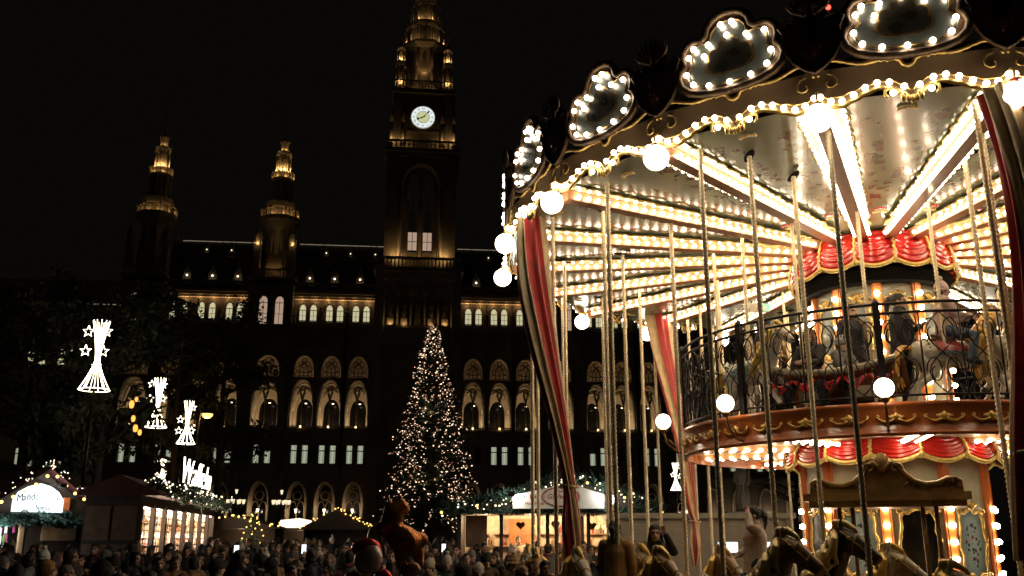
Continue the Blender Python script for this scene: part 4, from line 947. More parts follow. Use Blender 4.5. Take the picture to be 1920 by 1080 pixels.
tm = text_mesh('Spezi', .2, shear=.2); vs.add([(v.co.x - .1, -.235 - v.co.z, 2.56 + v.co.y) for v in tm.vertices], [tuple(p.vertices) for p in tm.polygons])
vs.build('lettering', 'sign_black', sgn)
MB().box(.57, .76, -.2, -.12, 2.44, 2.86).build('sign_side', coloured('orange_sign_board', (.55, .14, .03)), t)
for s in (-1, 1):
    for i in range(8):
        f = (i + .5) / 8; p = (s * (w + .25) * f, -.42, za - .12 - (za - ze + .2) * f - .06 * sin(i)); ob('amber_bulb', icomesh('amber_bulb', .048, 'amber', 1), t, p)
pts = []
for s in (-1, 1):
    for i in range(34): f = rg.random(); pts.append((s * (w + .3) * f, -.38 + rg.uniform(-.1, .3), za + .1 - (za - ze + .2) * f + rg.uniform(-.06, .16)))
for i in range(6): pts.append((.05 * rg.random(), -.35, za + .05 * i))
o = many_balls(pts, .018, 'fairy_lights', 'lantern', t); o['kind'] = 'stuff'
b = MB(); fl = b.box(.1, .3, -.75, -.6, 3.12, 3.24).tube([(.2, -.3, 3.3), (.2, -.68, 3.2)], .02, 5).build('floodlight', 'iron', t); MB().box(.11, .29, -.6, -.595, 3.13, 3.23).build('lamp_glass', 'flood', fl)
lamp('flood_light', t, (.1, -.62, 2.9), 26, (.8, .93, 1), .06); lamp('shelf_light', t, (-1.3, .2, 2.0), 45, (.85, .95, 1), .1); lamp('shelf_light', t, (-1.3, -.5, 1.98), 30, (.85, .95, 1), .1)
cols = ['white_sign', 'white_sign', 'white_sign', 'palewood', coloured('purple_tag', (.30, .03, .12)), coloured('green_tag', (.12, .25, .05))]
gm = [setmat(MB().box(-.03, .03, -.01, .01, -.22, 0).tube([(0, 0, 0), (0, 0, .08)], .004, 4).mesh('hanging_ware'), c) for c in cols]
he = MB(); he.prism([(.07 * (16 * sin(a) ** 3) / 16, .07 * (13 * cos(a) - 5 * cos(2 * a) - 2 * cos(3 * a) - cos(4 * a)) / 16) for a in [2 * pi * i / 20 for i in range(20)]], -.015, .015); gm.append(setmat(he.mesh('hanging_ware'), 'white_sign')); gm.append(gm[-1])
for i in range(34): ob('hanging_ware', rg.choice(gm), t, (-w + .2 + rg.random() * 1.45, .0 + rg.uniform(-.1, .4), rg.choice((2.0, 1.75, 1.5, 1.3)) + rg.uniform(-.06, .06)), rg.uniform(-.5, .5))
# ---- stall 2: long stall with lit shop windows
A = Vector((-10.9, 28.0, 0)); B = Vector((-13.0, 41.7, 0)); e = (B - A).normalized(); Ls = (B - A).length
t = thing('market_stall', 'long dark timber stall with row of bright goods-filled windows and white lettering', 'market stall', A, atan2(e.y, e.x)); S2 = t
# local: x along the front away from the camera, +y is to the left (inwards)
b = MB(); b.box(-.05, 0, 0, 1.55, 0, 2.95); b.box(0, Ls, 1.45, 1.55, 0, 2.9); b.box(Ls, Ls + .05, 0, 1.55, 0, 2.9); b.box(0, Ls, .02, .1, 0, .95); b.box(0, Ls, 0, .1, 2.68, 2.95); b.build('stall_wall', 'darkwood', t)
for i in range(2):
    for j in range(2): MB().box(-.09, -.05, .06 + .76 * i, .74 + .76 * i, .55 + 1.08 * j, 1.52 + 1.08 * j).build('wall_panel', 'panelwood', t)
b = MB(); b.prism([(-.55, 2.9), (1.75, 2.9), (1.75, 3.0), (.6, 3.5), (-.55, 2.98)], -.3, Ls + .3, axis='x'); b.build('roof', 'awning', t)
gl = MB(); garland(gl, [(i * .5, -.72, 2.98 + .1 * sin(i)) for i in range(28)], .22, 60, rg); garland(gl, [(i * .5, -.2, 3.2 + .1 * sin(i)) for i in range(28)], .25, 60, rg); o = gl.build('fir_garland', 'fir', t); o['kind'] = 'stuff'
pts = [(rg.uniform(0, Ls), rg.uniform(-.8, .2), 3.0 + rg.uniform(0, .45)) for _ in range(170)]; o = many_balls(pts, [rg.choice((.018, .026, .036)) for _ in pts], 'fairy_lights', 'lantern', t); o['kind'] = 'stuff'
me_sl = setmat(MB().box(-.09, .09, -.02, .0, -.012, .012).mesh('strip_lamp'), 'lantern')
for i in range(13): ob('strip_lamp', me_sl, t, (.6 + i * 1.05, -.74, 2.9))
NB = 8; bwid = Ls / NB
wares = [coloured('ware_cream', (.72, .60, .42)), coloured('ware_red', (.42, .05, .04)), coloured('ware_gold', (.55, .36, .12), metal=.4, rough=.35), coloured('ware_brown', (.22, .11, .05)), coloured('ware_white', (.7, .68, .6)), coloured('ware_pink', (.55, .28, .22))]
for i in range(NB):
    x0 = i * bwid + .12; x1 = (i + 1) * bwid - .12
    f = MB(); f.box(x0 - .2, x0, -.06, .08, .95, 2.7); f.box(x0, x1, -.05, .05, .95, 1.02); f.box(x0, x1, -.03, .05, 2.6, 2.68); wn = f.build('shop_window', 'darkwood', t)
    sh = MB()
    for z in (1.02, 1.25, 1.48, 1.71, 1.94, 2.17, 2.38): sh.box(x0, x1, .25, .7, z - .02, z)
    sh.box(x0, x1, .7, .74, .95, 2.66); sh.build('shelf', 'palewood', wn)
    g = MB()
    for z in (1.02, 1.25, 1.48, 1.71, 1.94, 2.17, 2.38):
        x = x0 + .06
        while x < x1 - .06:
            r = rg.uniform(.05, .095); k = rg.choice((0, 0, 4, 4, 1, 2, 3, 5))
            if rg.random() < .5: g.sphere((x, .36, z + r), r, 7, 5, k)
            else: g.box(x - r * .8, x + r * .8, .3, .42, z, z + min(.19, r * 2.4), k)
            x += r * 2 - .01
    o = g.build('wares', wares, wn); o['kind'] = 'stuff'
    MB().box(x0, x1, .1, .16, 2.56, 2.6).build('window_light', emat('shop_strip_light', (1, .8, .56), 5.0) if i == 0 else M['shopstrip'], wn)
    if i == 0: M['shopstrip'] = bpy.data.materials['shop_strip_light']
    lamp('window_light_source', wn, ((x0 + x1) / 2, .06, 2.5), 34, (1, .82, .60), .1); lamp('window_light_source', wn, ((x0 + x1) / 2, .02, 1.75), 20, (1, .82, .60), .1)
# the lettering on the roof
tm = text_mesh('Waffeln', 1.35, .02, .25, -.03); lm = MB(); lm.add([(7.7 + v.co.x * 1.5, -.2 - v.co.z, 3.95 + v.co.y) for v in tm.vertices], [tuple(p.vertices) for p in tm.polygons]); ltr = lm.build('neon_lettering', 'neon', t)
fr = MB(); 
for i in range(6): fr.tube([(4.6 + i * 1.3, -.1, 3.0), (4.6 + i * 1.3, -.1, 4.0)], .03, 5)
fr.tube([(4.3, -.1, 3.4), (11.5, -.1, 3.4)], .03, 5); fr.build('lettering_frame', 'iron', t)
lamp('lettering_glow', t, (7.7, -1.0, 4.0), 50, (1, .9, .7), .4)
# ---- stall 3: mulled wine stall
t = thing('market_stall', 'wide mulled wine stall with bright pointed sign, warm open counter and fir garlands', 'market stall', (1.0, 27, 0)); S3 = t
x0, x1 = -2.55, 2.75
b = MB(); b.box(x0, x1, 2.4, 2.5, 0, 2.6); b.box(x0, x0 + .12, 0, 2.4, 0, 2.45); b.box(x1 - .12, x1, 0, 2.4, 0, 2.45); b.box(x0, x1, 0, .12, 0, 1.0); b.build('stall_wall', 'darkwood', t)
b = MB(); b.box(x0, x1, 2.3, 2.38, 1.0, 2.4); b.build('inner_wall', coloured('limed_wood', (.62, .50, .34)), t)
for i in range(7):
    for z in (1.45, 1.8): MB().box(x0 + .3 + i * .7, x0 + .85 + i * .7, 2.08, 2.29, z, z + .025).build('shelf', 'palewood', t)
for i in range(26):
    xx = x0 + .35 + rg.random() * 4.6; zz = rg.choice((1.475, 1.825)); MB().lathe([(.035, 0), (.04, .14), (.014, .2), (.014, .27)], 8).build('bottle', rg.choice(['gold_dark', 'sign_red', 'fir', 'white_sign', 'panelwood']), t, (xx, 2.17, zz))
for xx, zz in ((-.75, 2.1), (.25, 2.12), (1.3, 2.08), (2.2, 2.1)):
    hh = MB(); hh.prism([(xx + .13 * (16 * sin(a) ** 3) / 16, zz - .05 + .13 * (13 * cos(a) - 5 * cos(2 * a) - 2 * cos(3 * a) - cos(4 * a)) / 16) for a in [2 * pi * i / 24 for i in range(24)]], .55, .58); hh.build('gingerbread_heart', rg.choice(['sign_red', 'panelwood']), t)
MB().lathe([(.0, 0), (.24, 0), (.26, .3), (.27, .34), (.05, .36), (.03, .42)], 16).build('wine_kettle', 'brass', t, (-.2, .45, 1.06)); MB().lathe([(.0, 0), (.24, 0), (.26, .3), (.27, .34), (.05, .36), (.03, .42)], 16).build('wine_kettle', 'brass', t, (1.75, .45, 1.06))
b = MB(); b.prism([(x0 - .4, 2.36), (x1 + .4, 2.36), (x1 + .4, 2.44), (1.1, 3.25), (.2, 3.25), (x0 - .4, 2.44)], -.45, 2.6); b.build('roof', 'darkwood', t)
b = MB(); b.box(x0 - .1, x1 + .1, -.35, .3, 1.0, 1.06); b.build('counter', 'palewood', t)
for x in (x0 + .06, -1.3, .0, 1.15, x1 - .06): MB().box(x - .05, x + .05, -.05, .05, 1.06, 2.4).build('post', 'darkwood', t)
for x in (-2.3, .42): MB().box(x, x + .6, -.1, -.06, 1.45, 2.3).build('menu_board', 'panelwood', t)
for x, c in ((-1.1, 'brick_oven'), (1.9, 'brick_oven')): MB().box(x, x + .75, 2.1, 2.29, 1.0, 2.25).build('painted_panel', coloured('orange_wood_panel', (.45, .17, .05)), t)
for x in (-.35, -.1, .12, 1.5, 1.7): q = ob('pendant_bulb', icomesh('pendant_bulb', .05, 'amber', 1), t, (x, 1.2, 2.0)); MB().tube([(0, 0, .04), (0, 0, .4)], .006, 4).build('cord', 'iron', q)
for i in range(14): MB().lathe([(.04, 0), (.055, .06), (.045, .14), (.03, .16)], 8).build('mug', rg.choice(wares), t, (x0 + .4 + i * .36, .1 + rg.uniform(-.1, .1), 1.06))
for x in (-1.8, -.4, .8, 2.1): lamp('stall_light', t, (x, 1.3, 2.2), 55, (1, .70, .40), .15)
gl = MB(); rf = [(x0 - .4, 2.5), (-1.0, 2.85), (.2, 3.3), (1.1, 3.3), (x1 + .4, 2.5)]
for yy, r_ in ((-.5, .2), (-.3, .22)): garland(gl, [(x, yy, z) for x, z in rf], r_, 200, rg)
garland(gl, [(x0 - .4, -.48, 2.42), (x1 + .4, -.48, 2.42)], .13, 260, rg); o = gl.build('fir_garland', 'fir_cold', t); o['kind'] = 'stuff'
pts = []; 
for i in range(120):
    k = rg.randrange(4); f = rg.random(); pts.append((rf[k][0] + (rf[k + 1][0] - rf[k][0]) * f, -.55 + rg.uniform(-.1, .2), rf[k][1] + (rf[k + 1][1] - rf[k][1]) * f + rg.uniform(-.25, .1)))
o = many_balls(pts, [rg.choice((.016, .022, .03)) for _ in pts], 'fairy_lights', 'lantern', t); o['kind'] = 'stuff'
for i in range(9): f = i / 8; k = min(3, int(f * 4)); g_ = f * 4 - k; ob('amber_bulb', icomesh('amber_bulb', .038, 'amber', 1), t, (rf[k][0] + (rf[k + 1][0] - rf[k][0]) * g_, -.62, rf[k][1] + (rf[k + 1][1] - rf[k][1]) * g_ - .12))
sg = MB(); sg.prism([(-.98, 2.48), (1.55, 2.48), (1.55, 2.86), (.75, 3.12), (.35, 3.12), (-.98, 2.84)], -.66, -.6); sgn = sg.build('sign_board', 'white_sign', t)
def sign_text(txt, size, x, z, m, shear=0, sx=1.0, name='lettering'):
    tm = text_mesh(txt, size, .003, shear); q = MB(); q.add([(x + v.co.x * sx, -.667 - v.co.z, z + v.co.y) for v in tm.vertices], [tuple(p.vertices) for p in tm.polygons]); q.build(name, m, sgn)
sign_text('Glühwein', .20, .35, 2.80, 'sign_red', .25); sign_text('Hot Wine', .13, -.38, 2.62, 'sign_red'); sign_text('Punsch', .08, .35, 2.95, 'sign_red', .2)
ov = MB(); ov.tube([(.35 + .50 * cos(a), -.67, 2.80 + .25 * sin(a)) for a in [2 * pi * i / 40 for i in range(41)]], .016, 5); ov.build('oval_border', 'sign_red', sgn)
ov = MB(); ov.tube([(.35 + .54 * cos(a), -.665, 2.79 + .27 * sin(a)) for a in [2 * pi * i / 40 for i in range(41)]], .006, 5); ov.build('oval_outline', 'sign_black', sgn)
ov = MB(); ov.prism([(-.42 + .09 * cos(a), 2.80 + .08 * sin(a)) for a in [2 * pi * i / 20 for i in range(20)]], -.668, -.661); ov.build('round_emblem', 'sign_red', sgn)
for x, pw in ((-1.02, 30), (1.62, 42)):
    fl = MB().box(-.1, .1, -.06, .06, -.07, .07).tube([(0, .06, 0), (0, .5, -.2)], .02, 5).build('floodlight', 'iron', t, (x, -1.05, 2.86)); MB().box(-.09, .09, .061, .066, -.06, .06).build('lamp_glass', 'flood', fl); lamp('flood_light', fl, (.12 if x < 0 else 0, .12, 0), pw * .35, (1, .97, .88), .06)
fl = MB().sphere((0, 0, 0), .10, 10, 8, sc=(1, .6, 1.6)).build('bright_lamp', 'flood', t, (1.72, -.72, 2.72))
# ---- far small stalls
def far_stall(label, px, d, wd, za_, sign=False, col='awning', lit=True):
    t = thing('market_stall', label, 'market stall', at(px, 1009, d).xy.to_3d()); ze_ = 2.2
    b = MB(); b.box(-wd / 2, wd / 2, 1.6, 1.7, 0, ze_); b.box(-wd / 2, -wd / 2 + .1, 0, 1.6, 0, ze_); b.box(wd / 2 - .1, wd / 2, 0, 1.6, 0, ze_); b.box(-wd / 2, wd / 2, 0, .1, 0, 1); b.build('stall_wall', 'darkwood', t)
    b = MB(); b.prism([(-wd / 2 - .3, ze_ - .1), (wd / 2 + .3, ze_ - .1), (0, za_)], -.5, 1.9); b.build('roof', 'darkwood', t)
    b = MB(); b.box(-wd / 2, wd / 2, -.3, .2, 1.0, 1.05); b.build('counter', 'palewood', t)
    pts = []
    for i in range(30): f = rg.uniform(-1, 1); pts.append((f * (wd / 2 + .3), -.55, za_ - abs(f) * (za_ - ze_ + .1) + rg.uniform(-.05, .12)))
    o = many_balls(pts, [rg.choice((.03, .045)) for _ in pts], 'fairy_lights', 'amber', t); o['kind'] = 'stuff'
    if sign: MB().prism([(-.9, ze_ + .02), (.9, ze_ + .02), (.85, ze_ + .4), (.2, ze_ + .52), (-.8, ze_ + .42)], -.62, -.56).build('sign_board', emat('lit_stall_sign', (1, .74, .55), 1.6, False), t)
    if lit: lamp('stall_light', t, (0, .6, 1.95), 22, (1, .72, .42), .15)
    return t
far_stall('far stall with pale glowing sign, lowest among the lights left of the tree', 557, 52, 3.6, 2.6, True)
far_stall('far gabled stall outlined in amber lights beside the horse balloon', 634, 50, 3.6, 3.15, False, lit=False)
far_stall('far dark stall just right of the window-fronted stall', 445, 44, 3.4, 2.7)
far_stall('far stall behind the right end of the mulled wine stall', 1195, 40, 3.6, 3.0, lit=False)
# ---- cream kiosk and monument behind the carousel
t = thing('kiosk', 'low cream boarded kiosk behind the carousel poles', 'kiosk', (4.5, 25.5, 0))
b = MB(); b.box(-1.7, 2.9, .02, 2.2, 0, 2.2); b.build('core', 'dark', t)
for i in range(11): MB().box(-1.7, 2.9, 0, .019, .0 + i * .2, .197 + i * .2).build('board', 'greywhite', t)
MB().box(-1.85, 3.05, -.12, 2.3, 2.2, 2.34).build('roof', 'greywhite', t)
for x in (-1.72, .35, 2.8): MB().box(x, x + .14, -.03, -.001, 0, 2.2).build('corner_post', 'greywhite', t)
for x in (.9, 2.05): w_ = MB().box(x, x + .62, -.02, -.004, 1.28, 1.64).build('kiosk_window', 'greywhite', t); MB().box(x + .05, x + .57, -.03, -.021, 1.33, 1.59).build('pane', 'screen', w_)
t = thing('monument', 'pale stone draped figure on a tall plinth behind the kiosk', 'monument', at(1398, 1009, 42).xy.to_3d())
b = MB(); b.box(-.8, .8, -.8, .8, 0, 2.6); b.box(-.95, .95, -.95, .95, 2.6, 2.8); b.box(-1, 1, -1, 1, 0, .4)
for s in (-1, 1): b.tube([(s * .7, -.85, .4), (s * .7, -.85, 2.6)], .12, 8)
b.build('plinth', 'greywhite', t); q = ob('figure', setmat(statue_mesh(2.3).mesh('figure'), 'greywhite'), t, (0, 0, 2.8)); lamp('monument_light', t, (.9, -1.8, 2.6), 14, (1, .85, .65), .1)
# red flag by the tree
t = thing('flag', 'small red flag above the trees at the left', 'flag', at(240, 1009, 60).xy.to_3d()); zf = at(240, 563, 60).z
b = MB(); b.tube([(.3, 0, 0), (.3, 0, zf + .6)], .04, 6); b.build('pole', 'iron', t)
b = MB(); b.grid(lambda u, v: (.3 - .75 * u, .10 * sin(u * 6), zf + .3 - .5 * v - .15 * u), 8, 4); b.build('cloth', coloured('red_flag', (.5, .04, .02), rough=.8), t); lamp('flag_light', t, (-.3, -1.2, zf), 12, (1, .6, .4), .1)
# ================================================================== carousel
CX, CY = 6.12, 15.18; A0 = -97.37; NS = 20
car = thing('carousel', 'two-storey fairground carousel with cream scalloped canopy, hundreds of bulbs and brass poles', 'carousel', (CX, CY, 0))
def pol(r, a, z): a = radians(a); return Vector((r * cos(a), r * sin(a), z))
CAMC = Vector((-CX, -CY, CAMH))
BULBS = []          # (position in carousel space, radius, material key, parent part)
def bulb(p, r, m, part): BULBS.append((Vector(p), r, m, part))
corner = [A0 - 18 * k for k in range(NS)]; midang = [A0 - 9 - 18 * k for k in range(NS)]
RR = 6.22; XH = RR * cos(radians(9)); HW = RR * sin(radians(9))
# ---- lower deck, roof
mb = MB(); mb.lathe([(0.9, .46), (6.5, .46), (6.62, .44), (6.62, .30), (6.5, .28), (6.5, 0.0)], 60); mb.build('lower_deck', 'floor_wood', car)
mb = MB(); mb.lathe([(6.12, 6.9), (6.0, 7.05), (3.2, 7.9), (.5, 8.9), (.05, 9.4)], 40); mb.build('canopy_roof', 'awning', car)
# ---- ceiling panels (one mesh, shared): painted cream gloss board with a garland
def ceiling_mat():
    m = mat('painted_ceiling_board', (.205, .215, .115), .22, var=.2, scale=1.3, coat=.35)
    n = m.node_tree.nodes; l = m.node_tree.links; b = n['Principled BSDF']
    src = b.inputs['Base Color'].links[0].from_socket
    tc = n.new('ShaderNodeTexCoord'); sx = n.new('ShaderNodeSeparateXYZ'); l.new(tc.outputs['Object'], sx.inputs[0])
    def math_(op, a, b_=None):
        q = n.new('ShaderNodeMath'); q.operation = op
        for i, v in enumerate((a, b_)):
            if v is None: continue
            if isinstance(v, (int, float)): q.inputs[i].default_value = v
            else: l.new(v, q.inputs[i])
        return q.outputs[0]
    ay = math_('ABSOLUTE', sx.outputs['Y'])
    tgt = math_('MULTIPLY', math_('SUBTRACT', sx.outputs['X'], 2.2), .115)
    d = math_('ABSOLUTE', math_('SUBTRACT', ay, tgt))
    band = math_('LESS_THAN', d, .12)
    inr = math_('MULTIPLY', math_('GREATER_THAN', sx.outputs['X'], 2.4), math_('LESS_THAN', sx.outputs['X'], 5.6))
    v = n.new('ShaderNodeTexVoronoi'); v.inputs['Scale'].default_value = 7; l.new(tc.outputs['Object'], v.inputs['Vector'])
    leaf = math_('LESS_THAN', v.outputs['Distance'], .50)
    nz = n.new('ShaderNodeTexNoise'); nz.inputs['Scale'].default_value = 5; l.new(tc.outputs['Object'], nz.inputs['Vector'])
    cl = math_('GREATER_THAN', nz.outputs['Fac'], .44)
    fac = math_('MULTIPLY', math_('MULTIPLY', band, inr), math_('MULTIPLY', leaf, cl))
    r = n.new('ShaderNodeValToRGB'); r.color_ramp.elements[0].color = (.05, .055, .02, 1); r.color_ramp.elements[1].color = (.16, .035, .025, 1)
    sr = n.new('ShaderNodeSeparateColor'); l.new(v.outputs['Color'], sr.inputs[0]); l.new(sr.outputs[0], r.inputs['Fac'])
    mx = n.new('ShaderNodeMix'); mx.data_type = 'RGBA'; l.new(fac, mx.inputs['Factor']); l.new(src, mx.inputs['A']); l.new(r.outputs['Color'], mx.inputs['B'])
    l.new(mx.outputs['Result'], b.inputs['Base Color'])
    return m
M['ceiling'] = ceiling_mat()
mb = MB(); t9 = math.tan(radians(9))
mb.grid(lambda u, v: (1.1 + (XH - 1.1) * u, (2 * v - 1) * (1.1 + (XH - 1.1) * u) * t9 * .985, 6.425 + .012 * sin(pi * v) + .03 * (1 - u)), 12, 6)
me_ceil = setmat(mb.mesh('ceiling_panel'), 'ceiling')
mb = MB()
for s in (-1, 1):
    path = []
    for i in range(61):
        u = i / 60; x = 1.6 + 4.3 * u; wv = .045 * sin(u * 44) + .02 * sin(u * 97)
        path.append((x, s * (x * t9 * .97 - .06 - .026 * x - abs(wv)), 6.39 + .008 * sin(u * 60)))
    mb.tube(path, [.012 + .006 * abs(sin(i * .7)) for i in range(61)], 5)
for x in (2.15, 5.75):      # shell ornaments on the axis
    for a in range(-3, 4): mb.sphere((x + .05 * cos(a * .45), .05 * a * .62, 6.415), .032, 6, 4, sc=(1.6, .7, .5))
me_scr = setmat(mb.mesh('gold_scroll'), 'fringe')
mb = MB()
for a in range(-2, 3): mb.sphere((2.32 + .03 * cos(a), .035 * a, 6.412), .03, 6, 4, sc=(1.5, .8, .5))
me_rose = setmat(mb.mesh('red_rosette'), 'red_lac')
for k in range(NS):
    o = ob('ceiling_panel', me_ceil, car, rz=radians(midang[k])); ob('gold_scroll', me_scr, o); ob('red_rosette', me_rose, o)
# ---- light beams
mb = MB(); mb.box(1.2, 6.12, -.062, .062, 6.275, 6.415); mb.box(1.2, 6.12, -.085, .085, 6.262, 6.275); mb.box(1.2, 6.12, -.10, .10, 6.385, 6.405)
me_beam = setmat(mb.mesh('light_beam'), 'beam')
rb = MB(); rb.grid(lambda u, v: (1.5 + 4.6 * u, .07 + (.07 + .11 * u) * v, 6.397 + .01 * v), 4, 3); me_rb1 = setmat(rb.mesh('reflector_board'), 'reflector')  # cream boards added beside the beam to catch bulb light and brighten it
rb = MB(); rb.grid(lambda u, v: (1.5 + 4.6 * u, -.07 - (.07 + .11 * u) * v, 6.397 + .01 * v), 4, 3); me_rb2 = setmat(rb.mesh('reflector_board'), 'reflector')
for k in range(NS):
    o = ob('light_beam', me_beam, car, rz=radians(corner[k])); ob('reflector_board', me_rb1, o); ob('reflector_board', me_rb2, o)
    for s in (-1, 1):
        for i in range(29):
            r = 1.42 + i * .162; p = Vector((r * cos(radians(corner[k])) - s * .105 * sin(radians(corner[k])), r * sin(radians(corner[k])) + s * .105 * cos(radians(corner[k])), 6.315))
            bulb(p, .033, 'bulb', o)
            if i % 1 == 0 and r > 2.0:
                off = .07 + (.07 + .11 * (r - 1.5) / 4.6) - .005; ca, sa = cos(radians(corner[k])), sin(radians(corner[k])); r2 = r + .081; bulb((r2 * ca - s * off * sa, r2 * sa + s * off * ca, 6.365), .029, 'bulb_mirrored', o)  # added bulbs standing in for ceiling reflections of the beam rows
# ---- rim fascia
TT = [0, .12, .25, .38, .52, .66, .80, .92, 1.0]; DZ = [.02, -.05, -.06, -.01, .06, .10, .075, .0, -.09]
def interp(t):
    for i in range(len(TT) - 1):
        if t <= TT[i + 1]:
            f = (t - TT[i]) / (TT[i + 1] - TT[i]); f = f * f * (3 - 2 * f); return DZ[i] + (DZ[i + 1] - DZ[i]) * f
    return DZ[-1]
def zlow(y): return 6.42 + interp(1 - abs(y) / HW)
def fx(v): return XH + .03 - .10 * v + .07 * v ** 4
mb = MB()
mb.grid(lambda u, v: (fx(v), (2 * u - 1) * HW * fx(v) / XH, zlow((2 * u - 1) * HW) * (1 - v) + 6.83 * v), 40, 8)
mb.grid(lambda u, v: (XH - .02 - .10 * v, (1 - 2 * u) * HW * .98, zlow((1 - 2 * u) * HW) * (1 - v) + 6.83 * v), 40, 2)
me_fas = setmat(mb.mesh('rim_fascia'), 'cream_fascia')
mb = MB()
ys = [(-1 + 2 * i / 80) * HW for i in range(81)]
mb.tube([(XH + .03, y, zlow(y) - .012) for y in ys], .03, 6)
mb.tube([(XH + .05, y, zlow(y) + .075 + .02 * cos(y * 9)) for y in ys], .010, 5)
for s in (-1, 1):       # curls of the scroll and corner volutes
    c = (XH + .06, s * .22 * HW, 6.44)
    mb.tube([(c[0], c[1] + s * (.085 - .011 * i) * cos(i * .6 - 1.2), c[2] + (.085 - .011 * i) * sin(i * .6 - 1.2)) for i in range(7)], .016, 6)
    c = (XH + .01, s * .86 * HW, 6.66)
    mb.tube([(c[0], c[1] + s * (.115 - .012 * i) * cos(i * .7 + 1.4), c[2] + (.115 - .012 * i) * sin(i * .7 + 1.4)) for i in range(9)], .010, 6)
for a in range(-2, 3): mb.sphere((XH + .05, .05 * a, 6.33 + .015 * abs(a)), .035, 6, 4, sc=(.6, .8, 1.7))
me_scroll = setmat(mb.mesh('scroll_trim'), 'gold')
mb = MB()
def ztrim(y):
    t = 1 - abs(y) / HW; return 6.85 + .035 * sin(t * 9.5) + .05 * sin(t * 4.0 + .4) - (.05 if t > .93 else 0)
mb.tube([(fx(1) + .01, y * 1.03, ztrim(y)) for y in ys], [.021 + .008 * abs(sin(i * .9)) for i in range(81)], 6)
for s in (-1, 1):
    for j in range(4): mb.tube([(fx(1), s * (.10 + .07 * j), 6.87), (fx(1) + .03, s * (.14 + .07 * j), 6.84 - .02 * j % .03), (fx(1) + .01, s * (.19 + .07 * j), 6.88)], .014, 5)
    mb.sphere((fx(1) + .01, s * HW * 1.03, 6.76), .02, 6, 4)
me_trim = setmat(mb.mesh('gold_trim'), 'gold')
rims = []
for k in range(NS):
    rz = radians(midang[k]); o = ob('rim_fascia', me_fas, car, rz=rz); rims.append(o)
    ob('scroll_trim', me_scroll, o); ob('gold_trim', me_trim, o)
    R = Matrix.Rotation(rz, 3, 'Z')
    for s in (-1, 1):
        for t, dz in ((.02, .02), (.13, -.045), (.25, -.055), (.38, .0), (.51, .07), (.64, .11), (.77, .10), (.80, -.03), (.92, .03)):
            y = s * (1 - t) * HW; bulb(R @ Vector((XH + .085, y, 6.42 + dz + .02)), .036, 'bulb_crest', o)
# ---- crest panels
HALF = [(0, 6.86), (.20, 6.87), (.38, 6.90), (.52, 6.95), (.62, 7.04), (.66, 7.15), (.63, 7.25), (.57, 7.30), (.60, 7.40), (.59, 7.50), (.53, 7.58), (.44, 7.62), (.34, 7.60), (.29, 7.64), (.27, 7.74), (.20, 7.83), (.10, 7.88), (0, 7.89)]
OUT = HALF + [(-y, z) for y, z in reversed(HALF[1:-1])]
def shrink(f, cz=7.32): return [(y * f, cz + (z - cz) * f) for y, z in OUT]
CXR = 6.20
mb = MB(); mb.prism(OUT, CXR - .06, CXR, axis='x')
mb.tube([(CXR + .01, y, z) for y, z in OUT + OUT[:1]], .052, 8); me_crest = setmat(mb.mesh('crest_panel'), 'cartouche')
mb = MB(); mb.prism(shrink(.84), CXR + .002, CXR + .012, axis='x'); me_mir = setmat(mb.mesh('mirror_plate'), 'mirror')
mb = MB(); q = shrink(.80); mb.tube([(CXR + .02, y, z) for y, z in q + q[:1]], .014, 5); q = shrink(.47)
mb.prism([(y * 1.05, z - .02) for y, z in q], CXR + .013, CXR + .022, axis='x')
me_inner = setmat(mb.mesh('inner_frame'), 'gold_dark')
q2 = MB(); q2.prism([(y * 1.02, z - .02) for y, z in shrink(.42)], CXR + .023, CXR + .030, axis='x'); me_dkm = setmat(q2.mesh('dark_plate'), 'crest_centre')
CB = [(-.07, 7.72), (.07, 7.72), (-.24, 7.50), (0, 7.56), (.24, 7.50), (-.43, 7.50), (-.50, 7.40), (.46, 7.48), (-.30, 7.36), (.52, 7.20), (-.54, 7.18), (-.46, 7.03), (-.26, 6.96), (.0, 6.94), (.26, 6.96), (.46, 7.04)]
# ---- corner cartouches with leaf finials
ch = [(0, 6.78), (.10, 6.84), (.22, 6.95), (.31, 7.12), (.30, 7.30), (.36, 7.42), (.27, 7.50), (.18, 7.46), (.16, 7.58), (.10, 7.72), (.05, 7.66), (0, 7.80)]
cout = ch + [(-y, z) for y, z in reversed(ch[1:-1])]
mb = MB(); xr = RR + .05; mb.prism(cout, xr - .05, xr, axis='x'); mb.tube([(xr, y, z) for y, z in cout + cout[:1]], .022, 5)
for s in (-1, 1):
    for j in range(5):
        a = .5 + j * .28; mb.tube([(xr + .02, s * .04, 7.5), (xr + .05, s * .16 * cos(a) + s * .05, 7.5 + .16 * sin(a)), (xr + .09, s * .30 * cos(a), 7.52 + .30 * sin(a))], [.03, .025, .008], 5)
me_cart = setmat(mb.mesh('corner_cartouche'), 'cartouche')
mb = MB(); mb.sphere((xr + .01, 0, 7.16), .14, 14, 8, sc=(.3, .75, 1.25)); me_med = setmat(mb.mesh('medallion'), coloured('garnet_glass', (.035, .004, .006), rough=.15, var=.2))
for k in range(NS):
    rz = radians(midang[k]); o = ob('crest_panel', me_crest, car, rz=rz); ob('mirror_plate', me_mir, o); ob('inner_frame', me_inner, o); ob('dark_plate', me_dkm, o)
    R = Matrix.Rotation(rz, 3, 'Z')
    for y, z in CB: bulb(R @ Vector((CXR + .055, y, z)), .036, 'bulb_crest', o)
    o = ob('corner_cartouche', me_cart, car, rz=radians(corner[k])); ob('medallion', me_med, o)
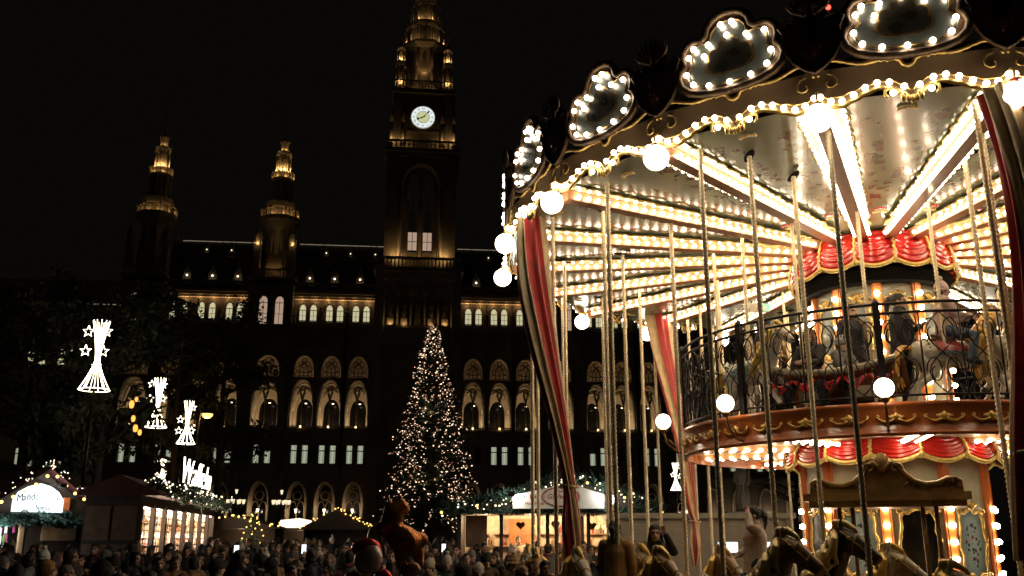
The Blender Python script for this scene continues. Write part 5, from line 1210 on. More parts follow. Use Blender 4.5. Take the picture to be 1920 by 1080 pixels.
# ---- globe lamps on the rim
me_globe = setmat(MB().sphere((0, 0, 0), .158, 24, 16).mesh('globe_lamp'), 'globe')
mb = MB(); mb.tube([(-.20, 0, .30), (-.05, 0, .33), (.02, 0, .27), (0, 0, .19)], .016, 6); mb.lathe([(.05, .13), (.065, .155), (.05, .18), (.02, .20)], 12)
for s in (-1, 1): mb.tube([(-.12, s * (.02 + .06 * sin(i * .5)), .22 + .05 * cos(i * .5)) for i in range(8)], .009, 5)
me_brk = setmat(mb.mesh('lamp_bracket'), 'gold')
for k in range(NS):
    o = ob('globe_lamp', me_globe, car, pol(6.34, corner[k], 6.2), radians(corner[k])); ob('lamp_bracket', me_brk, o)
# ---- red draperies round the centre
def swag(nseg, r0, z1, zb, flare):
    ha = pi / nseg; h = z1 - zb
    def pt(s, t):       # s -1..1
        sag = (1 - s * s); zz = z1 - (h - .10 * (1 - sag)) * t
        fold = .030 * abs(sin((t * 5.4 - .75 * sag * (1 - .5 * t)) * pi)) ** .7 * (.3 + .7 * sag) + .03 * (s * s) ** 4
        r = r0 + flare * sin(t * pi * .55) + fold + .03 * sag
        a = s * ha; return (r * cos(a), r * sin(a), zz)
    d = MB(); d.grid(lambda u, v: pt(2 * u - 1, v), 18, 36); d1 = setmat(d.mesh('drapery'), 'red_lac')
    f = MB()
    def fp(u, v):
        s = 2 * u - 1; p = Vector(pt(s, 1)); q = p * 1.0; e = Vector((p.x, p.y, 0)).normalized()
        a = v * 2 * pi; return (p.x + e.x * .020 * cos(a), p.y + e.y * .020 * cos(a), p.z - .02 + .036 * sin(a))
    f.grid(fp, 18, 8); d2 = setmat(f.mesh('fringe'), 'fringe')
    c = MB(); x, y, z = pt(1, 0); e = Vector((x, y, 0)).normalized()
    c.tube([tuple(Vector(pt(1, v / 14)) + e * .022 + Vector((-e.y, e.x, 0)) * .012 * sin(v * 1.9)) for v in range(15)], [.018 + .008 * (i % 2) for i in range(15)], 6)
    B = Vector(pt(1, 1)) + e * .02; c.lathe([(.012, .02), (.032, 0), (.026, -.03), (.036, -.085), (.0, -.09)], 8, c=tuple(B)); d3 = setmat(c.mesh('tassel'), 'fringe')
    return d1, d2, d3
for nseg, r0, z1, zb, fl, a_ in ((14, 1.17, 6.42, 5.84, .12, -96), (15, 1.47, 3.17, 2.80, .14, -109.5 + 12)):
    d1, d2, d3 = swag(nseg, r0, z1, zb, fl)
    for k in range(nseg):
        a = radians(a_ + (k + .5) * 360 / nseg); o = ob('drapery', d1, car, rz=a); ob('fringe', d2, o); ob('tassel', d3, o)
mb = MB(); mb.lathe([(1.16, 5.62), (1.24, 5.80), (1.17, 5.88), (1.0, 5.60), (1.16, 5.62)], 40); mb.build('drape_shade_band', 'dark', car)  # black band that paints the shade under the drapery edge
# ---- centre drums: ten painted panels each, pilasters with bulbs
def rococo(cx, hw, hh, cz, x, r, m=None):
    b = MB(); n = 64; path = []
    for i in range(n + 1):
        a = 2 * pi * i / n; k = 1 + .07 * cos(8 * a) + .03 * sin(14 * a)
        sq = (abs(cos(a)) ** 3 + abs(sin(a)) ** 3) ** (-1 / 3)
        path.append((x, cx + hw * k * sq * cos(a), cz + hh * k * sq * sin(a)))
    b.tube(path, [r * (1 + .5 * abs(sin(i * 1.1))) for i in range(n + 1)], 6)
    for a in range(-3, 4):
        b.tube([(x + .01, cx, cz + hh * .98), (x + .02, cx + .05 * a * .8, cz + hh + .07 + .05 * cos(a * .5))], [r, r * .9], 5)
        b.tube([(x + .01, cx, cz - hh * .98), (x + .02, cx + .045 * a * .8, cz - hh - .05 - .02 * cos(a * .5))], [r, r * .8], 5)
    for s in (-1, 1):
        for e in (-1, 1):
            c = (cx + s * hw * .95, cz + e * hh * .92); b.tube([(x + .01, c[0] + (.06 - .007 * i) * cos(i * .8), c[1] + (.06 - .007 * i) * sin(i * .8)) for i in range(8)], r * .7, 5)
    return b
def floral_mat():
    m = mat('blue_painted_medallion', (.30, .40, .42), .3, var=.2, scale=2, coat=.3)
    n = m.node_tree.nodes; l = m.node_tree.links; b = n['Principled BSDF']; src = b.inputs['Base Color'].links[0].from_socket
    tc = n.new('ShaderNodeTexCoord'); v = n.new('ShaderNodeTexVoronoi'); v.inputs['Scale'].default_value = 17; l.new(tc.outputs['Object'], v.inputs['Vector'])
    mp = n.new('ShaderNodeMapping'); mp.inputs['Location'].default_value = (0, 0, -1.62); mp.inputs['Scale'].default_value = (0.0, 5.2, 2.6); mp.vector_type = 'POINT'
    mp.inputs['Location'].default_value = (0, 0, -1.62 * 2.6)
    l.new(tc.outputs['Object'], mp.inputs['Vector']); ln = n.new('ShaderNodeVectorMath'); ln.operation = 'LENGTH'; l.new(mp.outputs['Vector'], ln.inputs[0])
    nz = n.new('ShaderNodeTexNoise'); nz.inputs['Scale'].default_value = 7; l.new(tc.outputs['Object'], nz.inputs['Vector'])
    ad = n.new('ShaderNodeMath'); ad.operation = 'MULTIPLY_ADD'; l.new(nz.outputs['Fac'], ad.inputs[0]); ad.inputs[1].default_value = .9; l.new(ln.outputs['Value'], ad.inputs[2])
    inside = n.new('ShaderNodeMath'); inside.operation = 'LESS_THAN'; l.new(ad.outputs[0], inside.inputs[0]); inside.inputs[1].default_value = 1.25
    leaf = n.new('ShaderNodeMath'); leaf.operation = 'LESS_THAN'; l.new(v.outputs['Distance'], leaf.inputs[0]); leaf.inputs[1].default_value = .42
    f = n.new('ShaderNodeMath'); f.operation = 'MULTIPLY'; l.new(inside.outputs[0], f.inputs[0]); l.new(leaf.outputs[0], f.inputs[1])
    r = n.new('ShaderNodeValToRGB'); r.color_ramp.elements[0].color = (.035, .03, .02, 1); r.color_ramp.elements[1].color = (.50, .22, .18, 1); r.color_ramp.interpolation = 'CONSTANT'; r.color_ramp.elements[1].position = .62
    sr = n.new('ShaderNodeSeparateColor'); l.new(v.outputs['Color'], sr.inputs[0]); l.new(sr.outputs[0], r.inputs['Fac'])
    mx = n.new('ShaderNodeMix'); mx.data_type = 'RGBA'; l.new(f.outputs[0], mx.inputs['Factor']); l.new(src, mx.inputs['A']); l.new(r.outputs['Color'], mx.inputs['B']); l.new(mx.outputs['Result'], b.inputs['Base Color'])
    return m
M['floral'] = floral_mat()
def drum(R, z0, z1, a0, nm, styles, bz):
    n = 10; t = math.tan(pi / n); xh = R * cos(pi / n); hw = xh * t
    pn = MB(); pn.box(xh - .03, xh, -hw * .98, hw * .98, z0, z1); mp_ = setmat(pn.mesh(nm), 'cream')
    H = z1 - z0; cz, hh, fw = styles
    fr = setmat(rococo(0, hw * .62, hh, cz, xh + .02, .020).mesh('gilt_frame'), 'gold')
    def plate(mt, name):
        b = MB(); q = []
        for i in range(40):
            a = 2 * pi * i / 40; sq = (abs(cos(a)) ** 3 + abs(sin(a)) ** 3) ** (-1 / 3); q.append((hw * .6 * sq * cos(a), cz + hh * .98 * sq * sin(a)))
        b.prism(q, xh + .002, xh + .012, axis='x'); return setmat(b.mesh(name), mt)
    pa, pb = plate(fw[0], 'painted_medallion'), plate(fw[1], 'mirror_pane')
    pil = MB(); pil.box(R - .05, R + .035, -.075, .075, z0, z1); pil.box(R + .035, R + .05, -.05, .05, z0 + .05, z1 - .05)
    pl = setmat(pil.mesh('pilaster'), 'pilaster')
    for k in range(n):
        a = a0 + k * 36; o = ob(nm, mp_, car, rz=radians(a + 18)); ob('gilt_frame', fr, o); ob('painted_medallion' if k % 2 else 'mirror_pane', pa if k % 2 else pb, o)
        o = ob('pilaster', pl, car, rz=radians(a))
        z = bz[0]
        while z < bz[1]:
            bulb(pol(R + .085, a, z), .042, 'bulb_drum', o); z += bz[2]
drum(1.0, 3.46, 6.05, -109.5, 'upper_drum_panel', (4.95, .42, ('mirror', 'mirror')), (3.55, 5.6, .235))
drum(1.38, .46, 2.98, -118, 'lower_drum_panel', (1.62, .48, ('floral', 'mirror_dark')), (.7, 2.15, .235))
# ---- upper deck
RD = 3.3
mb = MB(); mb.lathe([(.9, 3.40), (RD - .02, 3.40)], 60); mb.lathe([(RD - .05, 3.12), (.9, 3.12)], 60, 1); mb.build('upper_deck', ['floor_wood', 'cream'], car)
seg = 18; ha = pi / seg
mb = MB(); mb.lathe([(RD - .08, 2.98), (RD + .035, 2.98), (RD + .04, 3.02), (RD, 3.035), (RD, 3.34), (RD + .045, 3.36), (RD + .05, 3.41), (RD - .06, 3.415)], 8, a0=-ha, a1=ha)
mb.lathe([(RD - .06, 3.4), (RD - .08, 2.98)], 8, a0=-ha, a1=ha)
me_df = setmat(mb.mesh('deck_fascia'), 'wood_red')
orn = MB()
for s in (-1, 1):
    orn.tube([(RD + .022, s * (.02 + .045 * i), 3.19 - .045 * sin(i / 5 * pi) + .03 * (i / 5) ** 2) for i in range(6)], [.022, .02, .018, .016, .014, .012], 5)
    orn.tube([(RD + .022, s * (.245 - (.035 - .005 * i) * (1 - cos(i * .9))), 3.215 + (.035 - .005 * i) * sin(i * .9)) for i in range(6)], .011, 5)
    for j in range(3): orn.tube([(RD + .02, s * .02, 3.18), (RD + .03, s * (.03 + .035 * j), 3.25 - .012 * j)], [.018, .016], 5)
orn.tube([(RD + .02, 0, 3.15), (RD + .03, 0, 3.27)], [.02, .022], 6)
me_orn = setmat(orn.mesh('gilt_ornament'), 'gold')
for k in range(seg):
    o = ob('deck_fascia', me_df, car, rz=radians(-95 - 20 * k))
    for d in (-5, 5): ob('gilt_ornament', me_orn, o, rz=radians(d))
mb = MB(); mb.box(1.5, RD - .08, -.05, .05, 3.03, 3.12); me_db = setmat(mb.mesh('deck_beam'), 'beam')
for k in range(10):
    a = -103 - k * 36; o = ob('deck_beam', me_db, car, rz=radians(a))
    for s in (-1, 1):
        for i in range(7):
            r = 1.75 + i * .215; p = pol(r, a, 3.045); p += Vector((-sin(radians(a)), cos(radians(a)), 0)) * .09 * s; bulb(p, .036, 'bulb', o)
# deck globes and railing
mb = MB(); mb.tube([(-.36, 0, -.52), (-.20, 0, -.50), (-.05, 0, -.36), (0, 0, -.17)], .02, 6); mb.lathe([(.02, -.2), (.055, -.165), (.07, -.14), (.05, -.125)], 12)
mb.tube([(-.30, 0, -.25), (-.2, .0, -.42), (-.08, 0, -.30)], .012, 5)
me_dbr = setmat(mb.mesh('lamp_bracket'), 'gold_dark'); me_dgl = setmat(MB().sphere((0, 0, 0), .125, 24, 16).mesh('deck_globe'), 'globe')
PA = [-111.9 - 36 * k for k in range(10)]
rail = MB(); n = 26; A1 = radians(36); RRl = RD - .04
def arcp(t, z, r=RRl): a = -t * A1; return (r * cos(a), r * sin(a), z)
for z, r in ((4.74, .022), (4.61, .02), (3.50, .016)): rail.tube([arcp(i / n, z) for i in range(n + 1)], r, 6)
for j in range(1, 4): rail.tube([arcp(j / 4, 3.50), arcp(j / 4, 4.74 if j == 2 else 4.61)], .013, 5)
def scr(t0, z0, w, h, flip):
    pts = []
    for i in range(15):
        a = i / 14 * 2 * pi * 1.25; rr = 1 - i / 19; pts.append((t0 + flip * w * rr * cos(a), z0 + h * rr * sin(a)))
    return pts
for j in range(4):
    t = (j + .5) / 4
    for z0, h in ((3.80, .22), (4.33, .22)):
        for f in (-1, 1): rail.tube([arcp(a, b) for a, b in scr(t + f * .055, z0, .055, h, f)], .0095, 5)
    rail.tube([arcp(t + .09 * sin(i / 12 * 2 * pi), 3.52 + 1.08 * i / 12) for i in range(13)], .010, 5)
    rail.tube([arcp(t - .09 * sin(i / 12 * 2 * pi), 3.52 + 1.08 * i / 12) for i in range(13)], .010, 5)
me_rail = setmat(rail.mesh('railing_panel'), 'iron')
post = MB(); post.box(RRl - .035, RRl + .035, -.045, .045, 3.41, 4.76); post.lathe([(.055, 4.76), (.03, 4.80), (.0, 4.84)], 8, c=(RRl, 0, 0)); me_post = setmat(post.mesh('railing_post'), 'iron')
for a in PA:
    ob('railing_panel', me_rail, car, rz=radians(a)); ob('railing_post', me_post, car, rz=radians(a))
    o = ob('deck_globe', me_dgl, car, pol(3.62, a, 3.56), radians(a)); ob('lamp_bracket', me_dbr, o)
# ---- twisted brass poles
def twisted(z0, z1, r=.030, pitch=.056, n=10):
    k = int((z1 - z0) / pitch * 3); b = MB()
    def fn(u, v):
        a = 2 * pi * u; z = z0 + (z1 - z0) * v; ph = (z / pitch * 2 * pi + a)
        rr = r * (1 + .22 * cos(ph)); return (rr * cos(a), rr * sin(a), z)
    b.grid(fn, n, k, 0, True, True); return setmat(b.mesh('pole'), 'brass')
me_pole = twisted(.46, 6.40); me_pole2 = twisted(3.40, 6.42, .026)
mb = MB(); mb.prism([(.19 * cos(a) * (1 if abs(cos(a)) < 2 else 1), .055 * sin(a)) for a in [2 * pi * i / 24 for i in range(24)]], -.015, .0, axis='y')
slot = MB(); slot.add([(p[0], p[2], p[1]) for p in mb.v], mb.f); me_slot = setmat(slot.mesh('pole_slot'), 'dark')
OUTER = [(5.80, -99.5 - 15.52 * k) for k in range(23)]
MIDR = [(5.22, -96.9 - 29.5 * k) for k in range(12)]
INR = [(4.22, -94.9 - 28.7 * k) for k in range(12)]
UPR = [(2.75, -94.3 - 20.0 * k) for k in range(18)]
for ring, me in ((OUTER, me_pole), (MIDR, me_pole), (INR, me_pole), (UPR, me_pole2)):
    for i, (r, a) in enumerate(ring):
        o = ob('pole', me, car, pol(r, a, 0))
        if ring in (MIDR, INR): ob('pole_slot', me_slot, o, (0, 0, 6.405), radians(a + 35))
# ---- tied-back striped curtains
def curtain(path, wid, folds=9, seed=1, flat=.7, yaw=0.0, twist=2.0):
    """path: points in carousel space; wid: half width at each point"""
    b = MB(); n = 90; P = [Vector(p) for p in path]; K = 60; vs = []
    rng = random.Random(seed); ph = [rng.random() * 6 for _ in range(4)]
    def samp(arr, t):
        x = t * (len(arr) - 1); i = min(int(x), len(arr) - 2); f = x - i
        a, c = arr[max(i - 1, 0)], arr[min(i + 2, len(arr) - 1)]
        p0, p1 = arr[i], arr[i + 1]
        return p0 + (p1 - p0) * f + ((p1 - a) * .5 * (f - 2 * f * f + f ** 3) + (c - p0) * .5 * (f ** 3 - f * f) - (p1 - p0) * (f - 3 * f * f + 2 * f ** 3)) * 1.0
    for k in range(K + 1):
        t = k / K; c = samp(P, t); w = max(.015, samp(wid, t))
        for i in range(n):
            a = 2 * pi * i / n; f = 1 + .27 * sin(folds * a + ph[0] + t * 2) + .09 * sin(2 * folds * a + ph[1] - t * 3) + .05 * sin(3 * a + ph[2])
            x = w * f * cos(a); y = w * flat * f * sin(a); tw = yaw + twist * t
            vs.append((c.x + x * cos(tw) - y * sin(tw), c.y + x * sin(tw) + y * cos(tw), c.z + .015 * sin(5 * a + 9 * t)))
    fs = []; ms = []
    for k in range(K):
        for i in range(n):
            fs.append((k * n + i, k * n + (i + 1) % n, (k + 1) * n + (i + 1) % n, (k + 1) * n + i))
            ph_ = (i / n * 6) % 2; ms.append(0 if ph_ < 1.15 else 1)
    b.v = vs; b.f = fs; b.m = ms; b.sm = [True] * len(fs)
    return b
def lc(w): return Vector((w[0] - CX, w[1] - CY, w[2]))
def tie(p, r):
    b = MB(); b.tube([(p.x + r * cos(a), p.y + r * .7 * sin(a), p.z + .015 * sin(2 * a)) for a in [2 * pi * i / 20 for i in range(21)]], .018, 6); return b
p1 = [lc(at(995, 408, 13.5)), lc(at(1001, 520, 13.4)), lc(at(1020, 650, 13.3)), lc(at(1047, 790, 13.2)), lc(at(1068, 912, 13.2)), lc(at(1072, 985, 13.2)), lc(at(1072, 1050, 13.2)), lc(at(1068, 1110, 13.2))]
cu = curtain(p1, [.17, .20, .18, .13, .095, .165, .13, .04], seed=3).build('curtain', ['curtain_red', 'curtain_cream'], car); tie(p1[4], .13).build('tie_back', 'curtain_cream', cu)
p2 = [lc(at(1234, 588, 20.0)), lc(at(1243, 660, 19.8)), lc(at(1262, 750, 19.6)), lc(at(1282, 850, 19.4)), lc(at(1296, 950, 19.3)), lc(at(1302, 978, 19.3)), lc(at(1303, 1020, 19.3)), lc(at(1303, 1060, 19.3))]
cu = curtain(p2, [.25, .21, .18, .155, .115, .085, .13, .04], seed=5, folds=5).build('curtain', ['curtain_red', 'curtain_cream'], car); tie(p2[5], .12).build('tie_back', 'curtain_cream', cu)
p3_ = [lc(at(1880, 165, 9.0)), lc(at(1908, 260, 9.1)), lc(at(1930, 370, 9.2)), lc(at(1941, 500, 9.3)), lc(at(1942, 650, 9.3)), lc(at(1936, 850, 9.3)), lc(at(1935, 1050, 9.3))]
cu = curtain(p3_, [.22, .22, .20, .18, .17, .16, .14], seed=8, yaw=-1.0, twist=1.2).build('curtain', ['curtain_cream', 'curtain_red'], car); tie(p3_[5], .17).build('tie_back', 'curtain_cream', cu)
# ---- bulbs: the 300 that show largest one by one, the rest as one field
def show(e):
    p = e[0] + Vector((CX, CY, 0)); u, v = px_of(p); d = (p - Vector((0, 0, CAMH))).length
    inn = -10 < u < 1930 and -10 < v < 1090
    if e[2] == 'bulb_crest':       # outward-facing bulbs on the far side are hidden
        if (Vector((p.x - CX, p.y - CY)).normalized()).dot(Vector((-p.x, -p.y)).normalized()) < -.1: inn = False
    return (e[1] / d if inn else e[1] / d * .05)
BULBS.sort(key=show, reverse=True)
BM = {}
for p, r, m, part in BULBS[:300]:
    key = (m, round(r, 3))
    if key not in BM: BM[key] = icomesh('bulb', r, m, 1)
    o = ob('bulb', BM[key], part); o.location = Matrix.Rotation(-part.rotation_euler.z, 3, 'Z') @ p
rest = MB()
for p, r, m, part in BULBS[300:]:
    r *= random.uniform(.88, 1.06)
    rest.add([(p.x + v[0] * r, p.y + v[1] * r, p.z + v[2] * r) for v in ICO0.v], ICO0.f, {'bulb': 0, 'bulb_crest': 1, 'bulb_drum': 2, 'bulb_mirrored': 3}[m], True)
o = rest.build('small_bulbs', ['bulb', 'bulb_crest', 'bulb_drum', 'bulb_mirrored'], car); o['kind'] = 'stuff'
# ---- red lamps on the roof behind the crest
mb = MB()
for x, y in ((1553, 14), (1608, 0), (1500, 4), (1536, 48)):
    pass
for x, y in ((1553, 14), (1606, -2)):
    o = ob('roof_lamp', icomesh('roof_lamp', .035, 'red_lamp', 1), car, lc(at(x, y, 11.0))); 
    b = MB(); b.tube([(0, 0, 0), (0, 0, -.5)], .01, 5); b.build('lamp_stem', 'iron', o)

# ---- small green exit sign hanging at the back of the upper deck
xs = MB().box(-.20, .20, -.02, .02, -.09, .09).build('exit_sign', 'greywhite', car, lc(at(1424, 577, 18.0)))
MB().box(-.02, .19, -.026, -.021, -.08, .08).build('sign_face', 'exit_green', xs)
MB().box(.07, .10, -.032, -.027, -.05, .05).box(.035, .135, -.0335, -.0285, -.015, .015).build('sign_symbol', 'white_sign', xs)
MB().tube([(-.15, 0, .09), (-.15, 0, .55)], .006, 4).tube([(.15, 0, .09), (.15, 0, .55)], .006, 4).build('hanger', 'iron', xs)
# ================================================================== carousel animals and riders
CREAM = (.55, .47, .33); GOLDM = (.80, .52, .12); DARKB = (.035, .022, .014); BROWN = (.36, .19, .08); GREY = (.30, .28, .24); PALEG = (.72, .56, .24)
def ringpos(r, a, z): p = pol(r, a, z); return (p.x + CX, p.y + CY, z)
def tang(a): return radians(a + 90)
H_ = [
 (5.80, OUTER[0][1], .98, BROWN, GOLDM, 'golden-maned brown carousel horse at the bottom right corner, only its crest showing'),
 (5.80, OUTER[1][1], .90, CREAM, GOLDM, 'cream carousel horse with golden mane low in front of the painted drum'),
 (5.80, OUTER[2][1], 1.12, BROWN, PALEG, 'brown carousel horse with ridged pale mane, before the drum\'s left pilaster'),
 (5.80, OUTER[3][1], 1.02, BROWN, GOLDM, 'brown and gold carousel horse left of the dark-headed horse'),
 (5.80, OUTER[4][1], 1.00, CREAM, GOLDM, 'cream carousel horse with golden mane beside the tan-coated rider'),
 (5.80, OUTER[5][1], .97, BROWN, GOLDM, 'brown carousel horse nearest the tied red curtain'),
 (5.80, OUTER[6][1], 1.02, GREY, GOLDM, 'grey carousel horse behind the tied red curtain'),
 (5.22, MIDR[1][1], 1.20, DARKB, PALEG, 'black-faced carousel horse with thick pale mane in the lower middle'),
 (5.22, MIDR[0][1], .98, CREAM, GOLDM, 'cream carousel horse low under the right end of the upper deck'),
 (5.22, MIDR[2][1], 1.04, CREAM, GOLDM, 'pale carousel horse on the middle ring below the striped curtain'),
 (5.22, MIDR[3][1], 1.0, BROWN, GOLDM, 'brown carousel horse on the middle ring at the far left'),
 (4.22, INR[1][1], 1.06, CREAM, GOLDM, 'cream carousel horse on the inner ring below the deck edge'),
 (4.22, INR[2][1], 1.02, BROWN, GOLDM, 'brown carousel horse on the inner ring beside the woman fixing her hair'),
 (4.22, INR[3][1], 1.0, CREAM, GOLDM, 'cream carousel horse on the inner ring at the far side'),
]
for r, a, z, bc, mc, lb in H_: make_horse(lb, ringpos(r, a, z - (.17 if z > 1.1 else .27)), tang(a), bc, mc, blanket=random.choice([(.25, .03, .03), (.04, .08, .16), (.2, .12, .03)]), sc=.98, group='carousel horses on the lower deck')
U_ = [(2.62, -92, 4.12, (.62, .55, .42), (.58, .32, .05), (.34, .05, .05), 'cream carousel horse with amber tail on the upper deck, carrying the child in pink'),
      (2.62, -68, 4.2, CREAM, (.60, .35, .06), (.1, .1, .2), 'cream carousel horse with amber mane at the right end of the upper deck'),
      (2.75, -154.3, 4.1, (.55, .5, .4), (.62, .42, .06), (.06, .10, .10), 'white and gold carousel horse at the left end of the upper deck'),
      (2.3, 178, 4.1, GREY, GOLDM, (.2, .05, .03), 'grey carousel horse behind the railing at the far left of the upper deck')]
for r, a, z, bc, mc, bl, lb in U_: make_horse(lb, ringpos(r, a, z), tang(a), bc, mc, bl, sc=.82, group='carousel horses on the upper deck')
# ---- boat on the upper deck
t = thing('carousel_boat', 'mahogany carousel boat with cream rolled rim and swags on the upper deck', 'carousel boat', ringpos(2.35, -126, 3.42), radians(-126 + 90))
b = MB(); b.grid(lambda u, v: (-.95 + 1.9 * u, (.16 + .36 * sin(pi * (.08 + .84 * u))) * (1 if v < .5 else 1) * (-cos(pi * v)), .06 + .46 * abs(cos(pi * v)) ** .6 + .18 * (2 * u - 1) ** 2), 16, 12); b.build('hull', 'wood_red', t)
b = MB()
for s in (-1, 1): b.tube([(-.95 + 1.9 * i / 16, s * (.16 + .36 * sin(pi * (.08 + .84 * i / 16))), .53 + .18 * (2 * i / 16 - 1) ** 2) for i in range(17)], .045, 8)
b.build('rim', 'cream', t)
b = MB()
for s in (-1, 1):
    for k in range(5):
        x = -.7 + .35 * k
        for q in range(3): b.tube([(x - .16, s * .5, .44), (x, s * .535, .36 - .05 * q), (x + .16, s * .5, .44)], .022, 6)
b.build('swag', 'red_lac', t); MB().box(-.5, -.2, -.35, .35, .15, .32).box(.2, .5, -.35, .35, .15, .32).build('bench', 'cream', t)
# ---- canopied chariot on the lower deck
# phones held up in the crowd come with the people below
t = thing('carousel_chariot', 'bronze canopied chariot with scrolled pediment on the lower deck', 'carousel chariot', ringpos(2.78, -114, .46), radians(-114 + 90)); 
b = MB(); hs = [(0, 2.16), (.05, 2.19), (.12, 2.20), (.19, 2.15), (.26, 2.05), (.36, 1.96), (.50, 1.915), (.64, 1.93), (.75, 1.98), (.83, 1.985), (.89, 1.95), (.88, 1.88), (0, 1.86)]
# local: x along tangent, y inwards; canopy heights measured from the deck
hs = [(x, z - .02) for x, z in hs]
poly = [(x, z) for x, z in hs] + [(-x, z) for x, z in reversed(hs[1:-1])]
b.prism(poly, -.50, -.40); b.tube([(x, -.52, z) for x, z in hs[1:-1]], .035, 6); b.tube([(-x, -.52, z) for x, z in hs[1:-1]], .035, 6)
for s in (-1, 1):
    for cx_, cz_, r_ in ((.16, 2.10, .085), (.82, 1.93, .06)): b.tube([(s * (cx_ + (r_ - .009 * i) * cos(i * .75)), -.545, cz_ + (r_ - .009 * i) * sin(i * .75)) for i in range(8)], .017, 6)
for s in (-1, 1):      # carved relief on the face of the pediment
    b.tube([(s * x * .94, -.512, 1.86 + (z - 1.86) * .72) for x, z in hs[2:-2]], .012, 5)
    for j in range(7): b.tube([(s * (.24 + .08 * j), -.51, 1.87), (s * (.28 + .08 * j), -.53, 1.895 + .03 * (1 if j < 2 or j > 4 else .3)), (s * (.31 + .08 * j), -.51, 1.88)], [.016, .014, .006], 5)
b.build('pediment', 'bronze', t)
b = MB()
for a_ in range(-3, 4): b.tube([(0, -.55, 2.06), (.035 * a_, -.58, 2.30 - .012 * a_ * a_)], [.028, .026], 6)
b.build('shell_finial', 'bronze', t)
b = MB(); b.box(-1.0, 1.0, -.58, .42, 1.70, 1.80); b.box(-.92, .92, -.52, .36, 1.80, 1.86); b.box(-.94, .94, -.54, .38, 1.62, 1.70); b.build('roof', 'bronze', t)
for x in (-.58, -.42, .42, .58): MB().tube([(x, -.40, .3), (x, -.40, 1.64)], .028, 8).build('post', 'gold_dark', t)
b = MB(); b.grid(lambda u, v: (-.85 + 1.7 * u, -.42 + .78 * v, .15 + .5 * (2 * u - 1) ** 2 + .05 * sin(pi * v)), 14, 4); b.box(-.85, .85, -.45, -.4, .1, .55); b.build('tub', 'wood_red', t)
# ---- riders
make_person('woman with dark ponytail in black jacket leaning over the upper deck horse', ringpos(2.35, -104, 3.42), radians(62), 'cup', (.018, .016, .018), 'ponytail', (.03, .018, .012), h=.98)
make_person('child in pink bobble hat and pink padded jacket riding the upper deck horse', ringpos(2.62, -92, 3.68), radians(78), 'ride', (.56, .38, .32), 'bobble_hat', (.66, .50, .46), None, trous=(.10, .13, .18), h=.86)
make_person('man in black jacket and dark hair standing beside the carousel boat', ringpos(1.95, -122, 3.42), radians(20), 'down', (.016, .014, .015), 'short_hair', (.012, .009, .008), 'scarf', (.18, .12, .06), h=.98)
make_person('woman in camel coat with dark strap behind the upper railing', ringpos(2.62, -148, 3.25), radians(-25), 'cup', (.40, .25, .10), 'long_hair', (.06, .03, .015), 'scarf', (.34, .20, .10), h=.92)
make_person('girl with long wavy brown hair leaning out of the carousel boat', ringpos(2.55, -134, 3.05), radians(-40), 'ride', (.03, .025, .025), 'long_hair', (.16, .08, .03), h=.95)
make_person('small child in grey knitted hat sitting in the carousel boat', ringpos(2.40, -124, 3.05), radians(30), 'ride', (.16, .15, .15), 'knit_hat', (.30, .28, .28), h=.86)
make_person('person in dark hat behind the railing at the left end of the upper deck', ringpos(2.3, -158, 3.42), radians(100), 'down', (.02, .016, .014), 'knit_hat', (.015, .013, .014), h=.97)
make_person('woman in pale grey jumper holding her dark hair with both hands', ringpos(3.1, -150, .46), radians(-95), 'hair', (.42, .33, .28), 'ponytail', (.012, .009, .008), h=.98)
make_person('rider in tan coat with grey scarf seen from behind on the lower deck', ringpos(5.75, -147, .42), radians(160), 'cup', (.42, .25, .08), 'ponytail', (.02, .012, .008), 'scarf', (.28, .24, .20), h=.87)
make_person('woman with long black hair raising a phone beside the tan-coated rider', ringpos(5.05, -147.5, .40), radians(-10), 'wave', (.03, .025, .022), 'long_hair', (.01, .008, .007), h=.86)
# ================================================================== balloons
t = thing('foil_balloon', 'shiny orange-brown foil balloon shaped like a horse, above the crowd', 'balloon', at(745, 1060, 10.5), radians(12))
b = MB(); limb(b, [(-.05, 0, .30, .085), (-.08, 0, .45, .125), (-.05, 0, .56, .13), (.02, 0, .60, .10)], n=14); limb(b, [(-.02, 0, .32, .14), (.06, 0, .26, .17), (.16, 0, .24, .16), (.24, 0, .27, .09)], n=14); limb(b, [(-.10, 0, .42, .1), (-.17, -.02, .38, .08)], n=10)
for x in (.02, .22): limb(b, [(x, 0, .16, .07), (x + .02, 0, .0, .055)], n=10)
for x in (-.11, .02): limb(b, [(x, 0, .66, .03), (x - .01, 0, .73, .012)], n=8)
me = remesh(b, .018, 2); setmat(me, coloured('orange_foil', (.34, .12, .03), rough=.22, metal=.75, var=.3, bump=.35, bscale=14)); ob('balloon_skin', me, t)
b = MB(); limb(b, [(-.17, 0, .12, .05), (-.26, .02, .26, .095), (-.25, .02, .36, .075), (-.20, .02, .44, .03)], n=10); me = remesh(b, .018, 1); setmat(me, coloured('pale_foil', (.42, .32, .20), rough=.3, metal=.5, bump=.3, bscale=14)); ob('wing', me, t)
b = MB(); b.tube([(.05, 0, .08), (.03, .02, -.5), (.0, 0, -1.0)], .004, 4); b.build('string', 'white_sign', t)
t = thing('foil_balloon', 'red and white round foil balloon below the horse balloon', 'balloon', at(690, 1075, 9.6))
b = MB(); b.sphere((0, 0, .14), .165, 18, 12, sc=(.85, .55, 1.0)); b.build('balloon_skin', coloured('white_foil', (.60, .45, .40), rough=.28, metal=.4, bump=.4, bscale=16), t)
